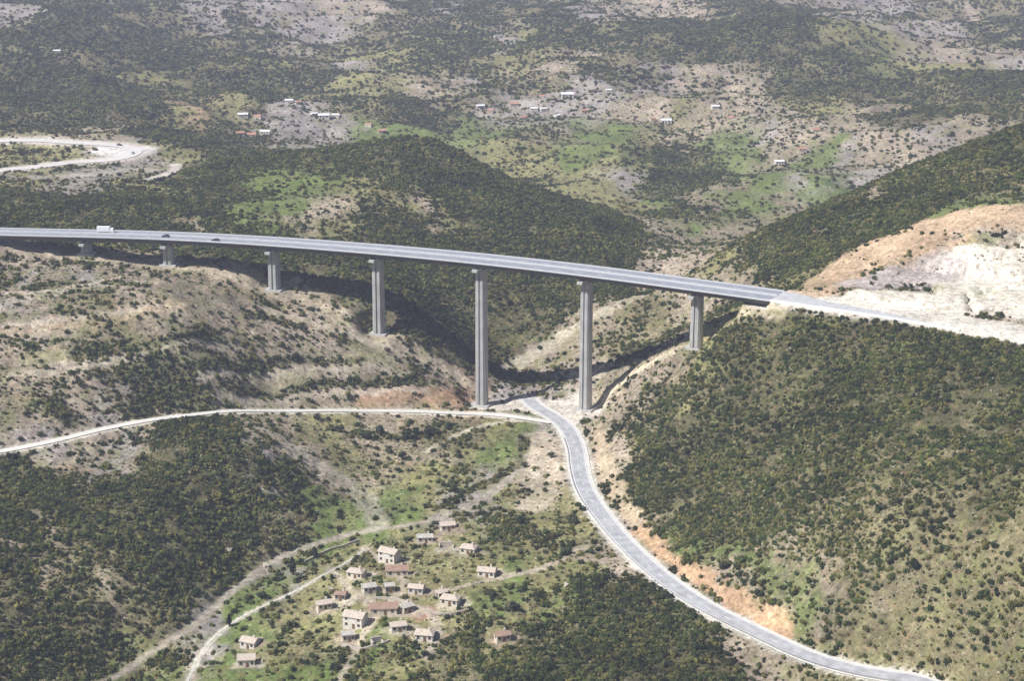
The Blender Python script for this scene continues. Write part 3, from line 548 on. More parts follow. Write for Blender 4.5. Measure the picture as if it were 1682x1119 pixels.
# no plants on the roads, tracks, quarry benches and building plots
DEN *= (1 - bx * sstep(.30, .36, COL[..., 2]))[..., None]
def clear(P, half):
    m = near_mask(P, half + 2); d, z, s = pdist(GX[m], GY[m], decim(P, 5)); w = sstep(half, half + 1.5, d)[:, None]; DEN[m] = DEN[m] * w
for P_, h_ in ((road_main, 6.5), (road_side, 4.2), (loop_up, 9), (loop_low, 4.5), (hw_left, 15), (hw_right, 15), (track_valley, 2.5), (path_pale, 2), (track_arc, 1.6), (deck[iL0 + 2:iL0 + 9], 12), (deck[iR - 5:iR + 1], 12)): clear(P_, h_)
for u, v in HAM:
    p = cast(u, v); d = np.hypot(GX - p[0], (GY - p[1])); DEN *= sstep(5.5, 7.5, d)[..., None]
for p, a, i in piers:
    d = np.hypot(GX - p[0], GY - p[1]); DEN *= (d > 7.5)[..., None]
def scatter(y0, y1, cellsz, ch, r0, r1, boost=1.0):
    nx = int((y1 * .32 + 20) * 2 / cellsz); ny = int((y1 - y0) / cellsz)
    i, j = np.meshgrid(np.arange(nx), np.arange(ny)); x = (i - nx / 2 + rng.random(i.shape)) * cellsz; y = y0 + (j + rng.random(i.shape)) * cellsz
    x = x.ravel(); y = y.ravel(); k = abs(x) < y * .30 + 14; x = x[k]; y = y[k]
    n = fbm(x / 16, y / 16, 300 + ch, 3); n2 = fbm(x / 55, y / 55, 320 + ch, 3)
    p = hgt(x, y, DEN[..., ch]) * boost * np.clip((n - .18) * 3.6, .2, 1.4) * np.clip((n2 - .10) * 2.8, .5, 1.3)
    k = rng.random(len(x)) < p; x = x[k]; y = y[k]
    r = (r0 + (r1 - r0) * rng.random(len(x)) ** 1.8) * np.where(rng.random(len(x)) < .06, 1.4, 1)
    return np.stack([x, y, hgt(x, y) - r * .12, r], -1)
EV = np.concatenate([scatter(500, 1010, 1.65, 0, .6, 2.1, 1.0), scatter(1010, 1350, 2.1, 0, .95, 2.2, 1.0), scatter(1350, 2000, 2.9, 0, 1.1, 2.7), scatter(2000, 3150, 4.2, 0, 1.5, 3.6)])
DR = np.concatenate([scatter(500, 1010, 1.9, 1, .4, 1.0), scatter(1010, 1400, 2.8, 1, .6, 1.2), scatter(1400, 2300, 5.0, 1, 1.0, 1.9)])
def visible(A):
    u, v = project(A[:, 0], A[:, 1], A[:, 2] + A[:, 3] * .5); ok = (u > 6) & (u < 1676) & (v > 6) & (v < 1113)
    for t in np.linspace(.90, .995, 12):
        h = hgt(A[:, 0] * t, np.maximum(A[:, 1] * t, 432)); ok &= h < CAMZ + (A[:, 2] + A[:, 3] - CAMZ) * t
    return ok, u, v
LAND = [(0, 1119, 'bottom left corner of the photo'), (0, 900, 'left edge beside the dark hill'), (150, 1119, 'bottom edge under dark left hill'), (305, 1119, 'lower end of the footpath'), (481, 925, 'tall narrow cypress'), (377, 1020, 'short cypress by the footpath'),
  (600, 900, 'upper end of the footpath'), (640, 918, 'tall white house'), (585, 1026, 'big white two storey house'), (410, 1080, 'flat roofed cream house'), (655, 938, 'long brown roofed house'), (800, 948, 'lone white house'), (736, 992, 'cream house on yellow grass'),
  (697, 1050, 'lowest white hip roofed house'), (826, 1056, 'brown roofed house in scrub'), (550, 1119, 'bottom edge below the hamlet'), (700, 1119, 'bottom edge left of the dense scrub'), (850, 1119, 'bottom edge under the dense scrub'), (1000, 1119, 'bottom edge at the scrub centre'), (1150, 1119, 'bottom edge left of the road'),
  (1000, 960, 'road verge above the scrub'), (1200, 1060, 'road verge near the bottom'), (1480, 1119, 'road where it leaves the photo'), (1600, 1119, 'bottom edge right of the road'), (1682, 1119, 'bottom right corner of the photo'), (1682, 950, 'right edge beside the lower slope'), (1682, 1040, 'right edge near the bottom'), (1682, 850, 'right edge at middle height'), (1682, 720, 'right edge of the upper slope'), (1500, 935, 'largest dark bush on the slope'), (1290, 1040, 'lower end of the orange cutting'), (1190, 935, 'middle of the orange cutting'), (1000, 860, 'outer bend of the paved road'), (880, 800, 'bare pale slope inside the bend'), (500, 830, 'green hollow above the track'), (735, 868, 'house by the dirt track'), (200, 950, 'centre of the dark left hill')]
ORD = ['very nearest', 'second nearest', 'third nearest', 'fourth nearest', 'fifth nearest', 'sixth nearest', 'seventh nearest', 'eighth nearest']
def shrub_labels(word, kindword, us, vs):
    q = []
    for u, v in zip(us, vs):
        d = [math.hypot(u - a, (v - b) * 1.2) for a, b, _ in LAND]; k = int(np.argmin(d)); a, b, _ = LAND[k]
        dr = ('left of' if u < a else 'right of') if abs(u - a) > abs(v - b) * 1.2 else ('above' if v < b else 'below'); q.append((k, dr, d[k]))
    out = [None] * len(q)
    for key in set((k, dr) for k, dr, _ in q):
        ids = sorted([i for i in range(len(q)) if q[i][:2] == key], key=lambda i: q[i][2]); L_ = LAND[key[0]][2]
        for n_, i in enumerate(ids):
            if n_ < 8: out[i] = ('%s %s, %s %s the %s' % (word, kindword, ORD[n_], key[1], L_), kindword.replace('bush', 'bushe') + 's on the rough near ground')
            else: out[i] = ('%s %s farther %s the %s' % (word, kindword, key[1], L_), kindword.replace('bush', 'bushe') + 's farther %s the %s' % (key[1], L_))
    return out
def scatter_object(name, A, meshes, label, cat, solo, sgroup):
    ok, u, v = visible(A); app = np.where(ok, A[:, 3] / np.hypot(A[:, 1], A[:, 2] - CAMZ), 0); o_ = np.argsort(-app)[:300]
    labs = shrub_labels(solo, sgroup, u[o_], v[o_])
    for i, (lab, grp_) in zip(o_, labs):
        o = link(name, random.choice(meshes), loc=tuple(A[i, :3])); r = A[i, 3]; o.scale = (r * random.uniform(.85, 1.2), r * random.uniform(.85, 1.2), r * random.uniform(.8, 1.15)); o.rotation_euler = (0, 0, random.uniform(0, 6.28))
        tag(o, lab, 'shrub', grp_)
    B = np.delete(A, o_, 0)
    pc = bpy.data.collections.new(name + '_kinds')
    for m_ in meshes: pc.objects.link(bpy.data.objects.new(name + '_kind', m_))
    me = bpy.data.meshes.new(name); me.vertices.add(len(B)); me.vertices.foreach_set('co', B[:, :3].astype(np.float32).ravel())
    at = me.attributes.new('size', 'FLOAT', 'POINT'); at.data.foreach_set('value', B[:, 3].astype(np.float32))
    at = me.attributes.new('turn', 'FLOAT', 'POINT'); at.data.foreach_set('value', (rng.random(len(B)) * 6.28).astype(np.float32))
    at = me.attributes.new('pick', 'INT', 'POINT'); at.data.foreach_set('value', rng.integers(0, len(meshes), len(B)).astype(np.int32))
    o = link(name + '_cover', me); tag(o, label, cat, kind='stuff')
    g = bpy.data.node_groups.new(name, 'GeometryNodeTree'); g.interface.new_socket('Geometry', in_out='INPUT', socket_type='NodeSocketGeometry'); g.interface.new_socket('Geometry', in_out='OUTPUT', socket_type='NodeSocketGeometry')
    N = g.nodes; L = g.links.new; gi = N.new('NodeGroupInput'); go = N.new('NodeGroupOutput'); ip = N.new('GeometryNodeInstanceOnPoints'); ci = N.new('GeometryNodeCollectionInfo')
    ci.inputs['Collection'].default_value = pc; ci.inputs['Separate Children'].default_value = True; ci.inputs['Reset Children'].default_value = True
    def attr(nm, ty):
        a = N.new('GeometryNodeInputNamedAttribute'); a.data_type = ty; a.inputs[0].default_value = nm; return a.outputs[0]
    cx = N.new('ShaderNodeCombineXYZ'); L(attr('turn', 'FLOAT'), cx.inputs[2])
    L(gi.outputs[0], ip.inputs['Points']); L(ci.outputs[0], ip.inputs['Instance']); ip.inputs['Pick Instance'].default_value = True
    L(attr('pick', 'INT'), ip.inputs['Instance Index']); L(cx.outputs[0], ip.inputs['Rotation']); L(attr('size', 'FLOAT'), ip.inputs['Scale']); L(ip.outputs[0], go.inputs[0])
    md = o.modifiers.new('scatter', 'NODES'); md.node_group = g
    print(name, len(A))
scatter_object('evergreen_shrub', EV, ever_meshes, 'dark green maquis scrub and far woodland over all the hillsides', 'scrub', 'round', 'dark green shrub')
scatter_object('dry_shrub', DR, dry_meshes, 'straw and olive coloured low bushes between the dark shrubs', 'low scrub', 'small', 'dry bush')

# single trees that can be told apart
crown_mesh = [mesh_of('crown', *(lambda q: (q.v, q.f))(clump(400 + k, 150, 1.0, .26, up=.35)), M_dark) for k in range(4)]
def cyp():
    r = random.Random(5); mb = MB()
    for k in range(190):
        z = r.uniform(.12, 1); q = .17 * math.sin(min(1, z * 1.05) ** .7 * math.pi) ** .8 + .02; t = r.uniform(0, 6.28); p = Vector((math.cos(t) * q * r.uniform(.7, 1.1), math.sin(t) * q * r.uniform(.7, 1.1), z)); l = .05
        a = Vector((-math.sin(t), math.cos(t), 0)) * l; b_ = Vector((math.cos(t) * .5, math.sin(t) * .5, 1)).normalized() * l * 1.6; mb.add([p - a, p - b_ * .5, p + a, p + b_], [(0, 1, 2, 3)])
    mb.tube((0, 0, .1), (0, 0, .55), .05, .13, 8); mb.tube((0, 0, .55), (0, 0, .95), .13, .01, 8); return mb
cq = cyp(); cyp_mesh = mesh_of('crown', cq.v, cq.f, M_dark)
tq = MB().tube((0, 0, -.3), (0.03, 0, .62), .075, .045, 7).tube((0.02, 0, .45), (.3, .1, .85), .04, .02, 5).tube((0.02, 0, .4), (-.28, .12, .8), .04, .02, 5); trunk_mesh = mesh_of('trunk', tq.v, tq.f, M_bark)
def tree(u, v, wpx, label, kind='tree', name='olive_tree', group=None):
    p = cast(u, v); m = wpx * np.hypot(p[1], p[2] - CAMZ) / FPX / 2
    t = empty(name, tuple(p), random.uniform(0, 6.28), label=label, cat=kind, group=group)
    if name == 'cypress_tree': c = link('crown', cyp_mesh, t); t.scale = (m, m, m)
    else: c = link('crown', random.choice(crown_mesh), t); t.scale = (m * 1.0, m * .95, m * random.uniform(.8, 1.05))
    link('trunk', trunk_mesh, t)
tree(481, 945, 62, 'tall narrow dark cypress between the dirt track and the pale footpath', 'tree', 'cypress_tree')
tree(377, 1030, 44, 'short narrow dark cypress beside the lower end of the pale footpath', 'tree', 'cypress_tree')
for u, v, w, l in ((521, 690, 13, 'small round bush on the verge just below the side road'), (559, 708, 13, 'lone dark bush in the meadow left of the bush row'), (602, 722, 20, 'leftmost bush of the dark row in the meadow below the side road'),
    (624, 714, 22, 'tallest bush of the dark row in the meadow below the side road'), (665, 722, 24, 'broad dark bush in the middle of the meadow row'), (682, 716, 18, 'dark bush just right of the broad one in the meadow row'), (706, 716, 24, 'wide dark bush near the right end of the meadow row'),
    (736, 704, 16, 'rightmost bush of the row, at the start of the curved track'), (660, 755, 18, 'dark bush standing below the meadow row'), (905, 752, 14, 'dark bush on the pale slope just left of the road bend'), (862, 768, 14, 'dark bush at the upper end of the gully beside the pale slope'),
    (745, 806, 14, 'dark bush at the lower left end of the gully'), (856, 862, 18, 'round dark bush on pale ground above the near hamlet'), (938, 860, 20, 'dark bush on pale ground close to the left edge of the road'), (928, 912, 18, 'dark bush at the foot of the bare pale slope'),
    (518, 915, 18, 'round tree between the dirt track and the top of the footpath'), (430, 985, 18, 'round tree on the uphill side of the footpath'), (808, 985, 24, 'dark spreading bush under the lone white house of the hamlet'), (845, 1005, 22, 'dark bush at the edge of the scrub right of the hamlet'), (970, 910, 14, 'small dark bush on the yellow ground left of the road'),
    (1190, 935, 18, 'dark bush above the orange road cutting'), (1500, 935, 22, 'largest dark bush low on the right hand slope')):
    tree(u, v, w * 1.15, l, 'bush' if 'bush' in l else 'tree', 'dark_bush' if 'bush' in l else 'olive_tree')

# ------------------------------------------------------------------ boulders
M_rock = flat('pale_limestone', (.46, .41, .34), .95, .42, .8, .6); M_rock2 = flat('reddish_rock', (.29, .20, .15), .95, .35, .8, .5); M_rock3 = flat('white_limestone', (.60, .58, .53), .95, .30, .7, .5)
def rock_mesh(seed, mat):
    from mathutils import noise as mn
    r = random.Random(seed); bm = bmesh.new()
    for k in range(15):
        t = r.uniform(0, 6.28); q = r.uniform(.55, 1.0); bm.verts.new((math.cos(t) * q, math.sin(t) * q * .9, r.choice((-.35, .15, .45, .7)) + r.uniform(-.12, .12)))
    for k in range(6): bm.verts.new((r.uniform(-1, 1), r.uniform(-1, 1), -.5))
    bmesh.ops.convex_hull(bm, input=bm.verts[:]); bmesh.ops.delete(bm, geom=[v for v in bm.verts if not v.link_faces], context='VERTS')
    bmesh.ops.subdivide_edges(bm, edges=bm.edges[:], cuts=2, use_grid_fill=True); bmesh.ops.triangulate(bm, faces=bm.faces[:])
    bmesh.ops.subdivide_edges(bm, edges=bm.edges[:], cuts=1)
    for v in bm.verts:
        c = v.co; n_ = mn.noise(c * 1.7 + Vector((seed, 0, 0))) * .35 + mn.noise(c * 4.5 + Vector((0, seed, 0))) * .16
        cr = -abs(mn.noise(Vector((c.x * 2.2 + seed, c.y * 2.2, c.z * 1.2)))); cr = -.22 if cr > -.05 else 0
        v.co = c * (1 + n_ + cr)
    bmesh.ops.triangulate(bm, faces=bm.faces[:])
    me = bpy.data.meshes.new('boulder'); bm.to_mesh(me); bm.free(); me.materials.append(mat); return me
rocks = [rock_mesh(k, M_rock) for k in range(4)]; rocks2 = [rock_mesh(20 + k, M_rock2) for k in range(2)]; rocks3 = [rock_mesh(40 + k, M_rock3) for k in range(2)]
for u, v, w, k, l in ((438, 932, 15, 1, 'grey stone at the left edge of the dirt track'), (375, 905, 12, 1, 'pale stone on the dark left hill above the track'), (545, 972, 16, 1, 'small buff stone left of the hamlet'), (930, 965, 14, 1, 'small pale boulder on the yellow ground left of the road')):
    p = cast(u, v); m_ = w * np.hypot(p[1], p[2] - CAMZ) / FPX / 2
    o = link('boulder', random.choice({1: rocks, 2: rocks2, 3: rocks3}[k]), loc=(p[0], p[1], p[2] + m_ * .12)); o.scale = (m_ * 1.05, m_ * random.uniform(.8, 1.1), m_ * random.uniform(.8, 1.1)); o.rotation_euler = (random.uniform(-.2, .2), random.uniform(-.2, .2), random.uniform(0, 6.28)); tag(o, l, 'boulder')
# loose stones nobody could count
st = MB(); r_ = random.Random(3)
small = rocks[0]; sv = [v.co.copy() for v in small.vertices]
for _ in range(260):
    u, v = (r_.gauss(670, 90), r_.gauss(985, 55)) if r_.random() < .55 else (r_.uniform(430, 1000), r_.uniform(740, 1115))
    if v > 1118: continue
    p = cast(u, v); q = r_.uniform(.18, .7); a = r_.uniform(0, 6.28)
    st.add([(p[0] + x * q * r_.uniform(.7, 1.2), p[1] + y * q * r_.uniform(.7, 1.2), p[2] + z * q * .8) for x, y, z in ((1, 0, -.2), (.3, .9, -.2), (-.8, .6, -.2), (-.8, -.6, -.2), (.3, -.9, -.2), (.3, 0, .75), (-.3, .2, .7))], [(0, 1, 5), (1, 2, 6, 5), (2, 3, 6), (3, 4, 5, 6), (4, 0, 5)])
for _ in range(500):
    u, v = r_.uniform(1390, 1682), r_.uniform(385, 520)
    if v < 560 - (u - 1200) * .36: continue
    p = cast(u, v); q = r_.uniform(.25, 1.1)
    if p[0] < 165 or p[1] > 985 or p[2] > 30 or abs(p[1] - np.interp(p[0], deck[:, 0], deck[:, 1])) < 12: continue
    st.add([(p[0] + x * q * r_.uniform(.7, 1.2), p[1] + y * q * r_.uniform(.7, 1.2), p[2] + z * q * .8) for x, y, z in ((1, 0, -.2), (.3, .9, -.2), (-.8, .6, -.2), (-.8, -.6, -.2), (.3, -.9, -.2), (.3, 0, .75), (-.3, .2, .7))], [(0, 1, 5), (1, 2, 6, 5), (2, 3, 6), (3, 4, 5, 6), (4, 0, 5)])
tag(st.build('loose_stones', M_rock), 'loose pale stones strewn over the near ground', 'stones', kind='stuff')

# ------------------------------------------------------------------ houses of the far hamlets
M_wallw = flat('white_render', (.62, .59, .53), .9, .16, .5); M_walls = flat('stone_render', (.45, .40, .34), .9, .12, .5); M_tile = flat('clay_tile', (.42, .22, .15), .85, .2, 1); M_tin = flat('pale_roofing', (.70, .70, .70), .6, .1, 1); M_glass = flat('window_glass', (.05, .06, .08), .15, .1, 1); M_wood = flat('door_wood', (.16, .10, .06), .7, .1, 2)
def gable(w, d, h, rh, mat, name):
    o = .35; mb = MB(); mb.add([(-w/2-o, -d/2-o, h-.1), (w/2+o, -d/2-o, h-.1), (w/2+o, d/2+o, h-.1), (-w/2-o, d/2+o, h-.1), (-w/2-o, 0, h+rh), (w/2+o, 0, h+rh)], [(0, 1, 5, 4), (2, 3, 4, 5), (1, 2, 5), (3, 0, 4), (3, 2, 1, 0)]); return mesh_of(name, mb.v, mb.f, mat)
wall_m = {}
for k, mt in ((0, M_wallw), (1, M_walls)):
    b_ = MB().box((0, 0, 1.3), (10, 7, 4.6)); wall_m[k] = mesh_of('wall', b_.v, b_.f, mt)
roof_m = {0: gable(10, 7, 3.6, 1.7, M_tile, 'roof'), 1: gable(10, 7, 3.6, 1.2, M_tin, 'roof')}
b_ = MB().box((0, 0, 0), (1.2, .16, 1.2)); win_m = mesh_of('window', b_.v, b_.f, M_glass); b_ = MB().box((0, 0, 0), (1.1, .16, 2.1)); door_m = mesh_of('door', b_.v, b_.f, M_wood); b_ = MB().box((0, 0, 0), (.7, .7, 1.6)); chim_m = mesh_of('chimney', b_.v, b_.f, M_walls)
def house(u, v, w, wk, rk, rz, label, group):
    p = cast(u, v); s_ = w * np.hypot(p[1], p[2] - CAMZ) / FPX / 10
    h = empty('house', (p[0], p[1], p[2]), rz, label=label, cat='house', group=group); h.scale = (s_, s_, s_ * .95)
    link('wall', wall_m[wk], h); rf = link('roof', roof_m[rk], h); link('chimney', chim_m, rf, (2.6, 1.2, 5)); link('door', door_m, h, (-.4, -3.55, 1.05))
    for x in (-3, 2.6): link('window', win_m, h, (x, -3.55, 2.0))
    d = np.hypot(GX - p[0], GY - p[1])
G1, G2, G3 = 'houses of the left hamlet', 'houses of the middle hamlet', 'houses scattered on the right of the valley'
for a in ((399, 192, 16, 0, 1, .2, 'white house at the left end of the upper row in the left hamlet', G1), (424, 194, 12, 0, 0, -.3, 'white tile roofed house right of the leftmost one in the left hamlet', G1), (475, 168, 13, 0, 1, 0, 'small white house highest up in the left hamlet', G1), (490, 170, 9, 1, 0, .4, 'stone house beside the highest white house', G1),
    (516, 189, 11, 0, 1, .5, 'small white house left of the brightest pair in the left hamlet', G1), (532, 194, 18, 0, 1, .1, 'long white house of the brightest pair in the left hamlet', G1), (552, 192, 13, 0, 1, -.2, 'short white house right of the long one in the left hamlet', G1), (394, 222, 14, 0, 0, .3, 'white house at the left of the lower row in the left hamlet', G1),
    (413, 225, 15, 1, 0, 0, 'stone house in the middle of the lower row in the left hamlet', G1), (436, 220, 16, 0, 1, -.1, 'pale house at the right of the lower row in the left hamlet', G1), (628, 218, 13, 1, 0, .2, 'stone house just above the crest of the dark central hill', G1), (606, 207, 11, 0, 0, -.4, 'white house on pale ground above the central hill crest', G1),
    (789, 177, 13, 0, 1, .2, 'white house at the left end of the middle hamlet', G2), (806, 184, 10, 1, 0, -.3, 'stone house below the leftmost one in the middle hamlet', G2), (845, 174, 14, 1, 0, .1, 'tile roofed stone house in the middle hamlet', G2), (877, 181, 12, 0, 1, 0, 'left one of two white houses side by side in the middle hamlet', G2), (893, 181, 11, 0, 1, .3, 'right one of two white houses side by side in the middle hamlet', G2),
    (932, 160, 20, 0, 1, .05, 'long white building highest up in the middle hamlet', G2), (915, 192, 11, 0, 1, .8, 'small white house at the lower right of the middle hamlet', G2), (960, 184, 11, 1, 0, .2, 'stone house at the right end of the middle hamlet', G2), (890, 160, 9, 0, 0, -.2, 'small white house left of the long building', G2), (860, 195, 10, 1, 0, .5, 'low stone house nearest the fields in the middle hamlet', G2),
    (1094, 202, 17, 0, 1, 0, 'long pale house on the right edge of the green field', G3), (1072, 197, 9, 0, 0, .3, 'small white house left of the long pale one by the green field', G3), (1280, 269, 15, 0, 1, .1, 'white house standing lowest on the right of the valley', G3), (1318, 248, 13, 1, 0, 0, 'stone house up the slope from the lowest white one', G3), (1175, 178, 13, 0, 1, .2, 'pale house on the pink earth right of the middle hamlet', G3), (1200, 196, 12, 1, 0, -.2, 'stone house below the pale one on pink earth', G3), (1340, 216, 12, 0, 0, .2, 'white tile roofed house high on the right of the valley', G3), (94, 86, 11, 0, 1, .1, 'lone white house far up on the dark hill at top left', None), (1000, 150, 10, 0, 1, .1, 'small white house between middle hamlet and the dark ridge', G2)):
    house(*a)

# the hamlet below the road: larger houses with their openings
M_cream = flat('cream_render', (.62, .56, .46), .9, .15, .6); M_slab = flat('stone_slab_roof', (.42, .39, .35), .9, .25, 1.1); M_brown = flat('brown_tile', (.30, .20, .15), .9, .25, 1.2); M_palet = flat('pale_tile', (.48, .41, .34), .9, .2, 1.2); M_frame = flat('window_frame', (.35, .28, .2), .8, .1, 2)
def slab(mat, name, c, d): q = MB().box(c, d); return mesh_of(name, q.v, q.f, mat)
frame_m = slab(M_frame, 'window', (0, 0, 0), (1.15, .14, 1.25)); pane_m = slab(M_glass, 'pane', (0, -.09, 0), (.9, .05, 1.0)); door_n = slab(M_wood, 'door', (0, 0, 0), (1.1, .14, 2.1)); chim_n = slab(M_cream, 'chimney', (0, 0, 0), (.7, .7, 1.5))
def village_house(u, v, w, asp, rz, wm, rm_, kind, label):
    p = cast(u, v); L_ = w * np.hypot(p[1], p[2] - CAMZ) / FPX * .76; D = L_ * asp; H = 2.9 if kind != 'two' else 4.9
    h = empty('house', tuple(p), rz, label=label, cat='house', group='houses of the near hamlet')
    if kind == 'ruin':
        for c, d in (((-L_/2, 0, .6), (.6, D, 3.2)), ((0, D/2, .9), (L_, .6, 3.8)), ((L_/2, D*.1, .2), (.6, D*.8, 2.4)), ((-L_*.2, -D/2, .0), (L_*.5, .6, 2.0))): MB().box(c, d).build('wall', wm, h)
        return
    MB().box((0, 0, H/2 - 1), (L_, D, H + 2)).build('wall', wm, h); o = .45
    if kind == 'flat': rf = MB().box((0, 0, H + .14), (L_ + .7, D + .7, .28)).build('roof', rm_, h)
    else:
        r = D * .24; e = L_ * (.25 if kind == 'hip' else -.06)
        rf = MB().add([(-L_/2-o, -D/2-o, H-.1), (L_/2+o, -D/2-o, H-.1), (L_/2+o, D/2+o, H-.1), (-L_/2-o, D/2+o, H-.1), (-L_/2+e, 0, H+r), (L_/2-e, 0, H+r)], [(0, 1, 5, 4), (2, 3, 4, 5), (1, 2, 5), (3, 0, 4), (3, 2, 1, 0)]).build('roof', rm_, h)
        link('chimney', chim_n, rf, (L_ * .22, D * .18, H + .9))
    if asp >= .7 and kind in ('gable', 'hip'): MB().box((L_ * .36, D / 2 + 1.0, .5), (L_ * .26, 2.0, 3.0)).build('annex', M_walls, h); MB().add([(L_ * .2, D / 2, 2.6), (L_ * .52, D / 2, 2.6), (L_ * .52, D / 2 + 2.3, 2.0), (L_ * .2, D / 2 + 2.3, 2.0), (L_ * .2, D / 2, 2.42), (L_ * .52, D / 2, 2.42), (L_ * .52, D / 2 + 2.3, 1.82), (L_ * .2, D / 2 + 2.3, 1.82)], [(0, 1, 2, 3), (7, 6, 5, 4), (0, 4, 5, 1), (1, 5, 6, 2), (2, 6, 7, 3), (3, 7, 4, 0)]).build('annex_roof', rm_, h)
    link('door', door_n, h, (L_ * .06, -D/2 - .05, 1.0))
    for fl in range(2 if kind == 'two' else 1):
        for x in (-.32, .33):
            wn = link('window', frame_m, h, (L_ * x, -D/2 - .05, 1.75 + 2.4 * fl)); link('pane', pane_m, wn)
    wn = link('window', frame_m, h, (-L_/2 - .05, 0, 1.75)); wn.rotation_euler = (0, 0, -math.pi / 2); link('pane', pane_m, wn)
for a_ in ((640, 922, 40, .7, -.5, M_wallw, M_palet, 'two', 'tall white house at the top of the near hamlet'), (652, 944, 46, .6, .1, M_cream, M_brown, 'gable', 'long brown roofed house just below the tall white house'), (585, 948, 34, .7, -.3, M_cream, M_palet, 'hip', 'cream house left of the long brown roofed house'),
    (606, 972, 27, .8, .3, M_wallw, M_slab, 'gable', 'small white house below the cream house in the near hamlet'), (684, 974, 31, .7, -.2, M_wallw, M_palet, 'gable', 'white house right of and below the long brown roofed one'), (640, 972, 20, .9, .2, M_walls, M_slab, 'flat', 'small stone shed between the two white houses in the hamlet'),
    (740, 992, 38, .7, -.3, M_cream, M_palet, 'hip', 'cream house on yellow grass right of the bare red earth'), (725, 982, 20, .8, .5, M_walls, M_palet, 'gable', 'little stone outbuilding behind the cream house on yellow grass'), (800, 946, 36, .7, -.2, M_wallw, M_palet, 'gable', 'white house standing alone at the right of the near hamlet'), (630, 1006, 56, .55, .08, M_cream, M_brown, 'gable', 'long low house with red brown roof on the bare earth'),
    (584, 1028, 44, .75, -.35, M_wallw, M_palet, 'two', 'big white two storey house below the red brown roof'), (572, 1052, 26, .8, .2, M_cream, M_slab, 'flat', 'cream annex touching the big white two storey house'), (654, 1036, 32, .7, .25, M_wallw, M_palet, 'gable', 'white house right of the big two storey one'), (698, 1050, 38, .75, -.15, M_wallw, M_palet, 'hip', 'white hip roofed house lowest in the near hamlet'),
    (411, 1062, 34, .8, -.4, M_wallw, M_palet, 'gable', 'pale house nearest the lower end of the footpath'), (405, 1092, 36, .8, .1, M_cream, M_palet, 'flat', 'flat roofed cream house directly below the one by the footpath'), (532, 1000, 30, .7, .35, M_cream, M_palet, 'gable', 'cream house on the left side of the near hamlet'), (698, 890, 32, .6, .1, M_wallw, M_slab, 'gable', 'white house highest up just under the dirt track'),
    (733, 902, 30, .5, .05, M_walls, M_palet, 'ruin', 'roofless stone ruin right of the highest white house'), (770, 908, 32, .8, -.3, M_cream, M_palet, 'hip', 'pinkish cream house between the ruin and the lone white house'), (735, 870, 30, .7, .2, M_cream, M_palet, 'gable', 'cream house touching the lower edge of the dirt track'), (620, 1060, 24, .7, .4, M_walls, M_slab, 'ruin', 'small ruined stone pen between the lowest white houses'),
    (560, 985, 22, .8, -.2, M_walls, M_brown, 'gable', 'small brown roofed barn above the left side cream house'), (668, 1005, 24, .8, .6, M_walls, M_slab, 'gable', 'grey roofed barn at the right end of the red earth'), (825, 1052, 30, .7, .3, M_cream, M_brown, 'gable', 'brown roofed house inside the scrub at the bottom')):
    village_house(*a_)
def yard_wall(pts, label):
    P_ = drape(pts, step=1.5, ns=2); q = sweep(P_, [(-.3, -.6), (-.25, 1.1), (.25, 1.1), (.3, -.6)][::-1]).build('stone_wall', M_walls); tag(q, label, 'wall')
yard_wall([(600, 990), (640, 985), (675, 992)], 'low stone wall behind the long red brown roofed house'); yard_wall([(560, 1062), (600, 1070), (640, 1055)], 'low stone wall below the big white two storey house'); yard_wall([(700, 1005), (735, 1012), (770, 1005)], 'low stone wall in front of the cream house on yellow grass'); yard_wall([(500, 925), (540, 905), (590, 890)], 'long field wall above the upper end of the footpath')

# ------------------------------------------------------------------ vehicles
M_w = flat('white_paint', (.78, .78, .78), .35, .03, 1); M_bl = flat('dark_blue_paint', (.03, .04, .08), .3, .05, 1); M_gr = flat('dark_grey_paint', (.05, .05, .055), .3, .05, 1); M_ty = flat('tyre_rubber', (.02, .02, .02), .9, .1, 3); M_box = flat('white_box_body', (.72, .72, .72), .6, .05, 1); M_si = flat('silver_paint', (.5, .5, .52), .3, .05, 1)
def ring(name, par, x, y, r):
    t = MB().tube((0, -.12, 0), (0, .12, 0), r, r, 14).build('wheel', M_ty, par, (x, y, r)); MB().tube((0, -.13, 0), (0, .13, 0), r * .55, r * .55, 10).build('rim', M_steel, t)
def body_prof(pts, w, mat, name, par, inset=0):
    n = len(pts); v = [(x, y, z) for y in (-w / 2, w / 2) for x, z in pts]; MB().add(v, [tuple(range(n)), tuple(range(2 * n - 1, n - 1, -1))] + [((k + 1) % n, k, n + k, n + (k + 1) % n) for k in range(n)]).build(name, mat, par)
def car(p, rz, paint_, label, group=None):
    c = empty('car', p, rz, label=label, cat='car', group=group)
    body_prof([(-2.15, .35), (2.15, .35), (2.2, .75), (1.2, .92), (-2.0, .98), (-2.2, .8)], 1.75, paint_, 'body', c); body_prof([(-1.9, .97), (1.0, .93), (.3, 1.42), (-1.3, 1.46)], 1.5, M_glass, 'windows', c); body_prof([(-1.25, 1.44), (.27, 1.41), (.2, 1.47), (-1.2, 1.5)], 1.45, paint_, 'roof', c)
    for x in (-1.35, 1.35):
        for y in (-.8, .8): ring('wheel', c, x, y, .32)
